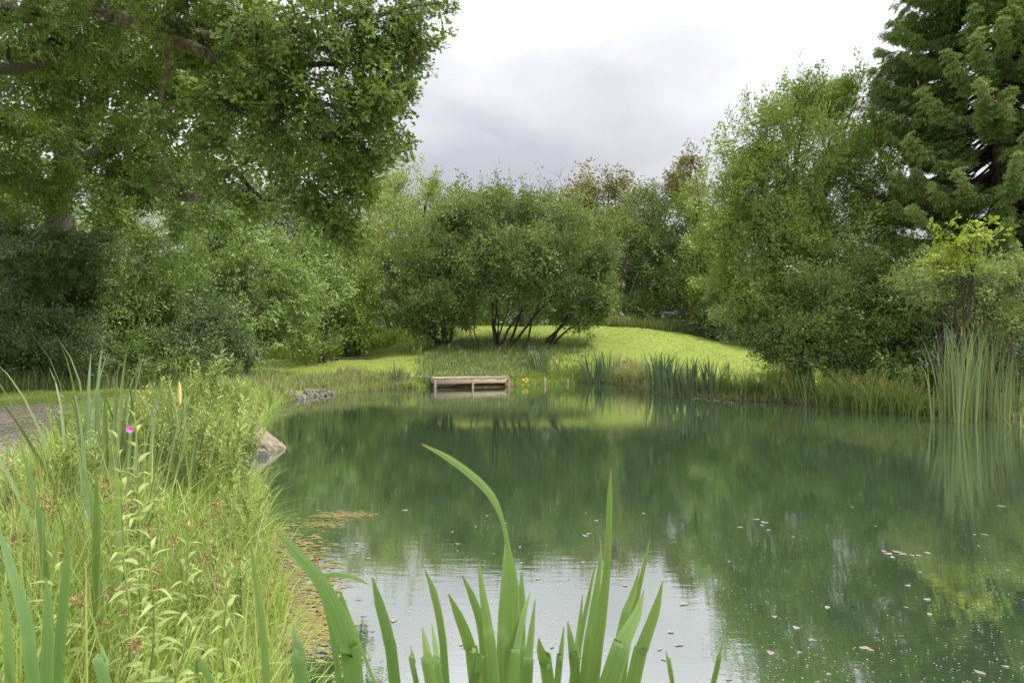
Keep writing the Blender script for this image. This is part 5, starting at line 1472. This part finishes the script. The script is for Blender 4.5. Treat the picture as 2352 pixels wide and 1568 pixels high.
# gravel chips on the track
xy = pick(5200, -14, -3.8, 5, 17, lambda x, y: gravel_w(x, y) > RS(3).uniform(.15, .9, len(x)), 851, True)
OCT = (np.array([(1, 0, 0), (-.8, .3, 0), (0, 1, .1), (.1, -1, 0), (0, 0, .6), (.1, 0, -.6)]) * .5, np.array([(0, 2, 4), (2, 1, 4), (1, 3, 4), (3, 0, 4), (2, 0, 5), (1, 2, 5), (3, 1, 5), (0, 3, 5)]))
rng = RS(852); n = len(xy)
P = np.column_stack([xy, height(xy[:, 0], xy[:, 1]) + .006])
az = rng.uniform(0, 6.28, n); L = rng.uniform(.025, .07, n)
V, Fc, k = place(OCT, P, np.stack([np.cos(az), np.sin(az), rng.normal(0, .15, n)], 1), np.tile(UP, (n, 1)) + rng.normal(0, .2, (n, 3)), L, L * .75)
tag(obj('gravel', mesh(V, Fc, {'rnd': np.repeat(rng.random(n), k)}), M['gravel']), 'loose pinkish-grey gravel on the track at the left', 'gravel', kind='stuff')

# ---------------------------------------------------------------- flowers on the mound
umb = Bag()
rng = RS(871)
for s in range(22):
    a = rng.uniform(0, 6.28); r = .09 * math.sqrt(rng.random())
    c = np.array([r * math.cos(a), r * math.sin(a), .02 - r * .25])
    n6 = 6
    V, Fc, _ = place(LEAF_DIA, np.tile(c, (n6, 1)), np.column_stack([np.cos(np.arange(n6) * 1.047), np.sin(np.arange(n6) * 1.047), np.full(n6, .15)]), np.tile(UP, (n6, 1)), np.full(n6, .026), np.full(n6, .022))
    umb.add(V, Fc, rng.random())
    umb.add(*tubes3(np.array([[0, 0, -.09]]), c[None], [.0025], [.0015]), r=.0)
UMB = umb.mesh(); UMB.materials.append(M['flower_white'])
def parsley(u, v, D, label, seed, heads=4):
    rng = RS(seed)
    top = pix(u, v, D); g = gz(top[0], D)
    b = np.array([top[0], D, g])
    root = empty('cow_parsley', b, label, 'flower', 'cow parsley by the mound')
    h = max(.5, top[2] - g)
    obj('stem', mesh(*tube([b, b + UP * h * .6 + [.02, 0, 0], b + UP * h], [.012, .009, .004], 5), None, True), M['stem'], root, b)
    for k in range(heads):
        e_ = np.array([rng.normal(0, .22), rng.normal(0, .2), h - rng.uniform(0, .3)])
        if k == 0: e_ = np.array([0, 0, h])
        obj('stalk', mesh(*tube([np.array([0, 0, h * .62]), e_ * [.5, .5, .9], e_ - UP * .09], [.006, .005, .003], 4)), M['stem'], root)
        o = link(bpy.data.objects.new('flower_head', UMB), root); o.location = [float(c) for c in e_]
        s = rng.uniform(1.3, 2.1); o.scale = (s, s, s); o.rotation_euler = (.35 + rng.normal(0, .2), rng.normal(0, .2), 0)
for k in range(15):
    rng = RS(880 + k)
    u = [1405, 1418, 1428, 1500, 1512, 1524, 1535, 1545, 1552, 1560, 1572, 1582, 1590, 1530, 1566][k]
    parsley(u, rng.uniform(706, 730), rng.uniform(43.2, 45.0), 'white flowering cow parsley behind the tall grass on the mound', 880 + k)
for k in range(9):
    rng = RS(900 + k)
    parsley(rng.uniform(690, 940), rng.uniform(715, 752), rng.uniform(39.5, 43), 'white cow parsley in the weeds left of the mound', 900 + k, 3)
# yellow flowers by the platform
b = np.array([at(1207, 30.6), 30.6, gz(at(1207, 30.6), 30.6)])
root = empty('marigold', b, 'low yellow flowering plant at the waterline right of the platform', 'flower')
rng = RS(920)
a_, b_ = HERBS[2]
for m_, nm in ((a_, 'stem'), (b_, 'leaves')):
    o = link(bpy.data.objects.new(nm, m_), root); o.scale = (.5, .5, .3)
for k in range(10):
    o = link(bpy.data.objects.new('flower', YEL), root); o.location = (rng.normal(0, .12), -.1 + rng.normal(0, .08), rng.uniform(.05, .32)); o.rotation_euler = (.9, 0, rng.uniform(-1, 1)); o.scale = (1.6,) * 3

# ---------------------------------------------------------------- on the water
FL = []
for i in range(4):
    rng = RS(930 + i)
    n = 12; a = np.arange(n) * 6.283 / n
    r = (1 + .25 * np.sin(a * 3 + i) + rng.normal(0, .10, n)) * .5
    V = np.concatenate([[[0, 0, .0]], np.stack([r * np.cos(a), r * .6 * np.sin(a), .05 + rng.uniform(0, .10, n)], 1)])
    Fc = np.array([(0, 1 + j, 1 + (j + 1) % n) for j in range(n)])
    m_ = mesh(V, Fc, {'rnd': rng.random(n + 1)}); m_.materials.append(M['dead_leaf']); FL.append(m_)
spots = [(930, 1172, .13), (1370, 1196, .10), (1345, 1231, .12), (1352, 1226, .09), (1755, 1200, .14), (1700, 1211, .10), (1738, 1193, .11), (2300, 1163, .14), (820, 1248, .09), (2130, 1377, .10), (1770, 1500, .10), (1990, 1490, .12), (1828, 1442, .10),
         (2135, 1411, .08), (1865, 1470, .08), (2250, 1545, .09), (1570, 1387, .12), (1540, 1450, .10), (1560, 1480, .1), (2262, 1228, .1), (2085, 1345, .09), (1900, 1395, .09), (1340, 1510, .07), (1268, 1485, .07), (905, 1425, .10), (1060, 1480, .06),
         (1130, 1470, .06), (2060, 1268, .13), (2040, 1272, .14), (2050, 1280, .1), (2030, 1266, .1), (2075, 1273, .11), (2130, 1270, .1), (2110, 1276, .08)]
rng = RS(940)
for _ in range(30):
    spots.append((rng.uniform(1250, 2340), 1160 + 400 * rng.random() ** 1.2, rng.uniform(.04, .09)))
for _ in range(12):
    spots.append((rng.uniform(820, 1250), rng.uniform(1165, 1330), rng.uniform(.04, .08)))
for k, (u, v, s) in enumerate(spots):
    D = 2509.0 / (v - HV)
    o = tag(link(bpy.data.objects.new('floating_leaf', FL[k % 4])), 'pale dead leaf ' + ('in the small raft of leaves at the right of the pond' if 2015 < u < 2140 and 1250 < v < 1290 else 'on open water between the bank weed and the tall iris' if u < 1130 else 'floating on the white sky reflection behind the irises' if u < 1690 and v > 1300 else 'far out on green water right of the tall iris leaf' if v < 1300 else 'on the near green water at the lower right'), 'leaf', 'dead leaves on the water')
    s *= .55
    o.location = (at(u, D), D, .003); o.scale = (s, s, s * .35); o.rotation_euler = (0, 0, rng.uniform(0, 6.28))
def flat_bits(name, label, xy, s0, s1, mat, seed, z=.004, kindname='debris', streak=False):
    rng = RS(seed); n = len(xy)
    az = rng.normal(0, .45, n) if streak else rng.uniform(0, 6.28, n); L = rng.uniform(s0, s1, n)
    P = np.column_stack([xy, np.full(n, z) + rng.uniform(0, .004, n)])
    V, Fc, k = place((LEAF_DIA[0] * [1, 1, .1], LEAF_DIA[1]), P, np.stack([np.cos(az), np.sin(az), np.zeros(n)], 1), np.tile(UP, (n, 1)), L, L * (rng.uniform(.12, .4, n) if streak else rng.uniform(.4, .9, n)))
    tag(obj(name, mesh(V, Fc, {'rnd': np.repeat(rng.random(n), k)}), M[mat]), label, kindname, kind='stuff')
rng = RS(950)
u = rng.uniform(760, 2420, 2700); v = 1150 + 440 * rng.random(2700) ** .9
D = 2509 / (v - HV)
keep = (sdist(at(u, D), D) < -.15) & (np.sin(u * .011 + 1) + np.sin(v * .02 + u * .004) + rng.normal(0, .9, 2700) > -.6)
flat_bits('floating_specks', 'fine pale specks drifting on the pond surface', np.column_stack([at(u, D), D])[keep], .005, .013, 'scum', 951)
rng = RS(960)
cl = [(640, 1260, 50, 16), (690, 1330, 45, 30), (660, 1400, 50, 40), (620, 1330, 50, 40), (700, 1420, 36, 26), (640, 1470, 60, 22), (600, 1230, 40, 16)]
U, Vv = [], []
for (cu, cv, su, sv) in cl:
    U.append(rng.normal(cu, su, 330)); Vv.append(rng.normal(cv, sv, 330))
u, v = np.concatenate(U), np.clip(np.concatenate(Vv), 1180, 1560)
D = 2509 / (v - HV)
flat_bits('floating_weed', 'brown and yellow weed floating in the shallows of the left bank', np.column_stack([at(u, D), D]), .03, .11, 'weed', 961, kindname='weed', streak=True)
rng = RS(962)
u = np.concatenate([rng.normal(780, 34, 400), rng.normal(730, 24, 180)]); v = np.concatenate([rng.normal(1184, 5, 400), rng.normal(1205, 4, 180)])
D = 2509 / (v - HV)
flat_bits('floating_weed', 'tan raft of floating weed off the left bank', np.column_stack([at(u, D), D]), .02, .08, 'weed', 963, kindname='weed', streak=True)
u = np.concatenate([RS(964).normal(1600, 40, 160), RS(965).normal(1545, 30, 100)]); v = 899 + (u - 1530) * .13 + RS(966).normal(4, 2.5, 260)
D = 2509 / (v - HV)
flat_bits('floating_weed', 'thin line of debris on the water below the iris row', np.column_stack([at(u, D), D]), .05, .18, 'dead_leaf', 967, kindname='weed')
print('all tris', TRIS[0])
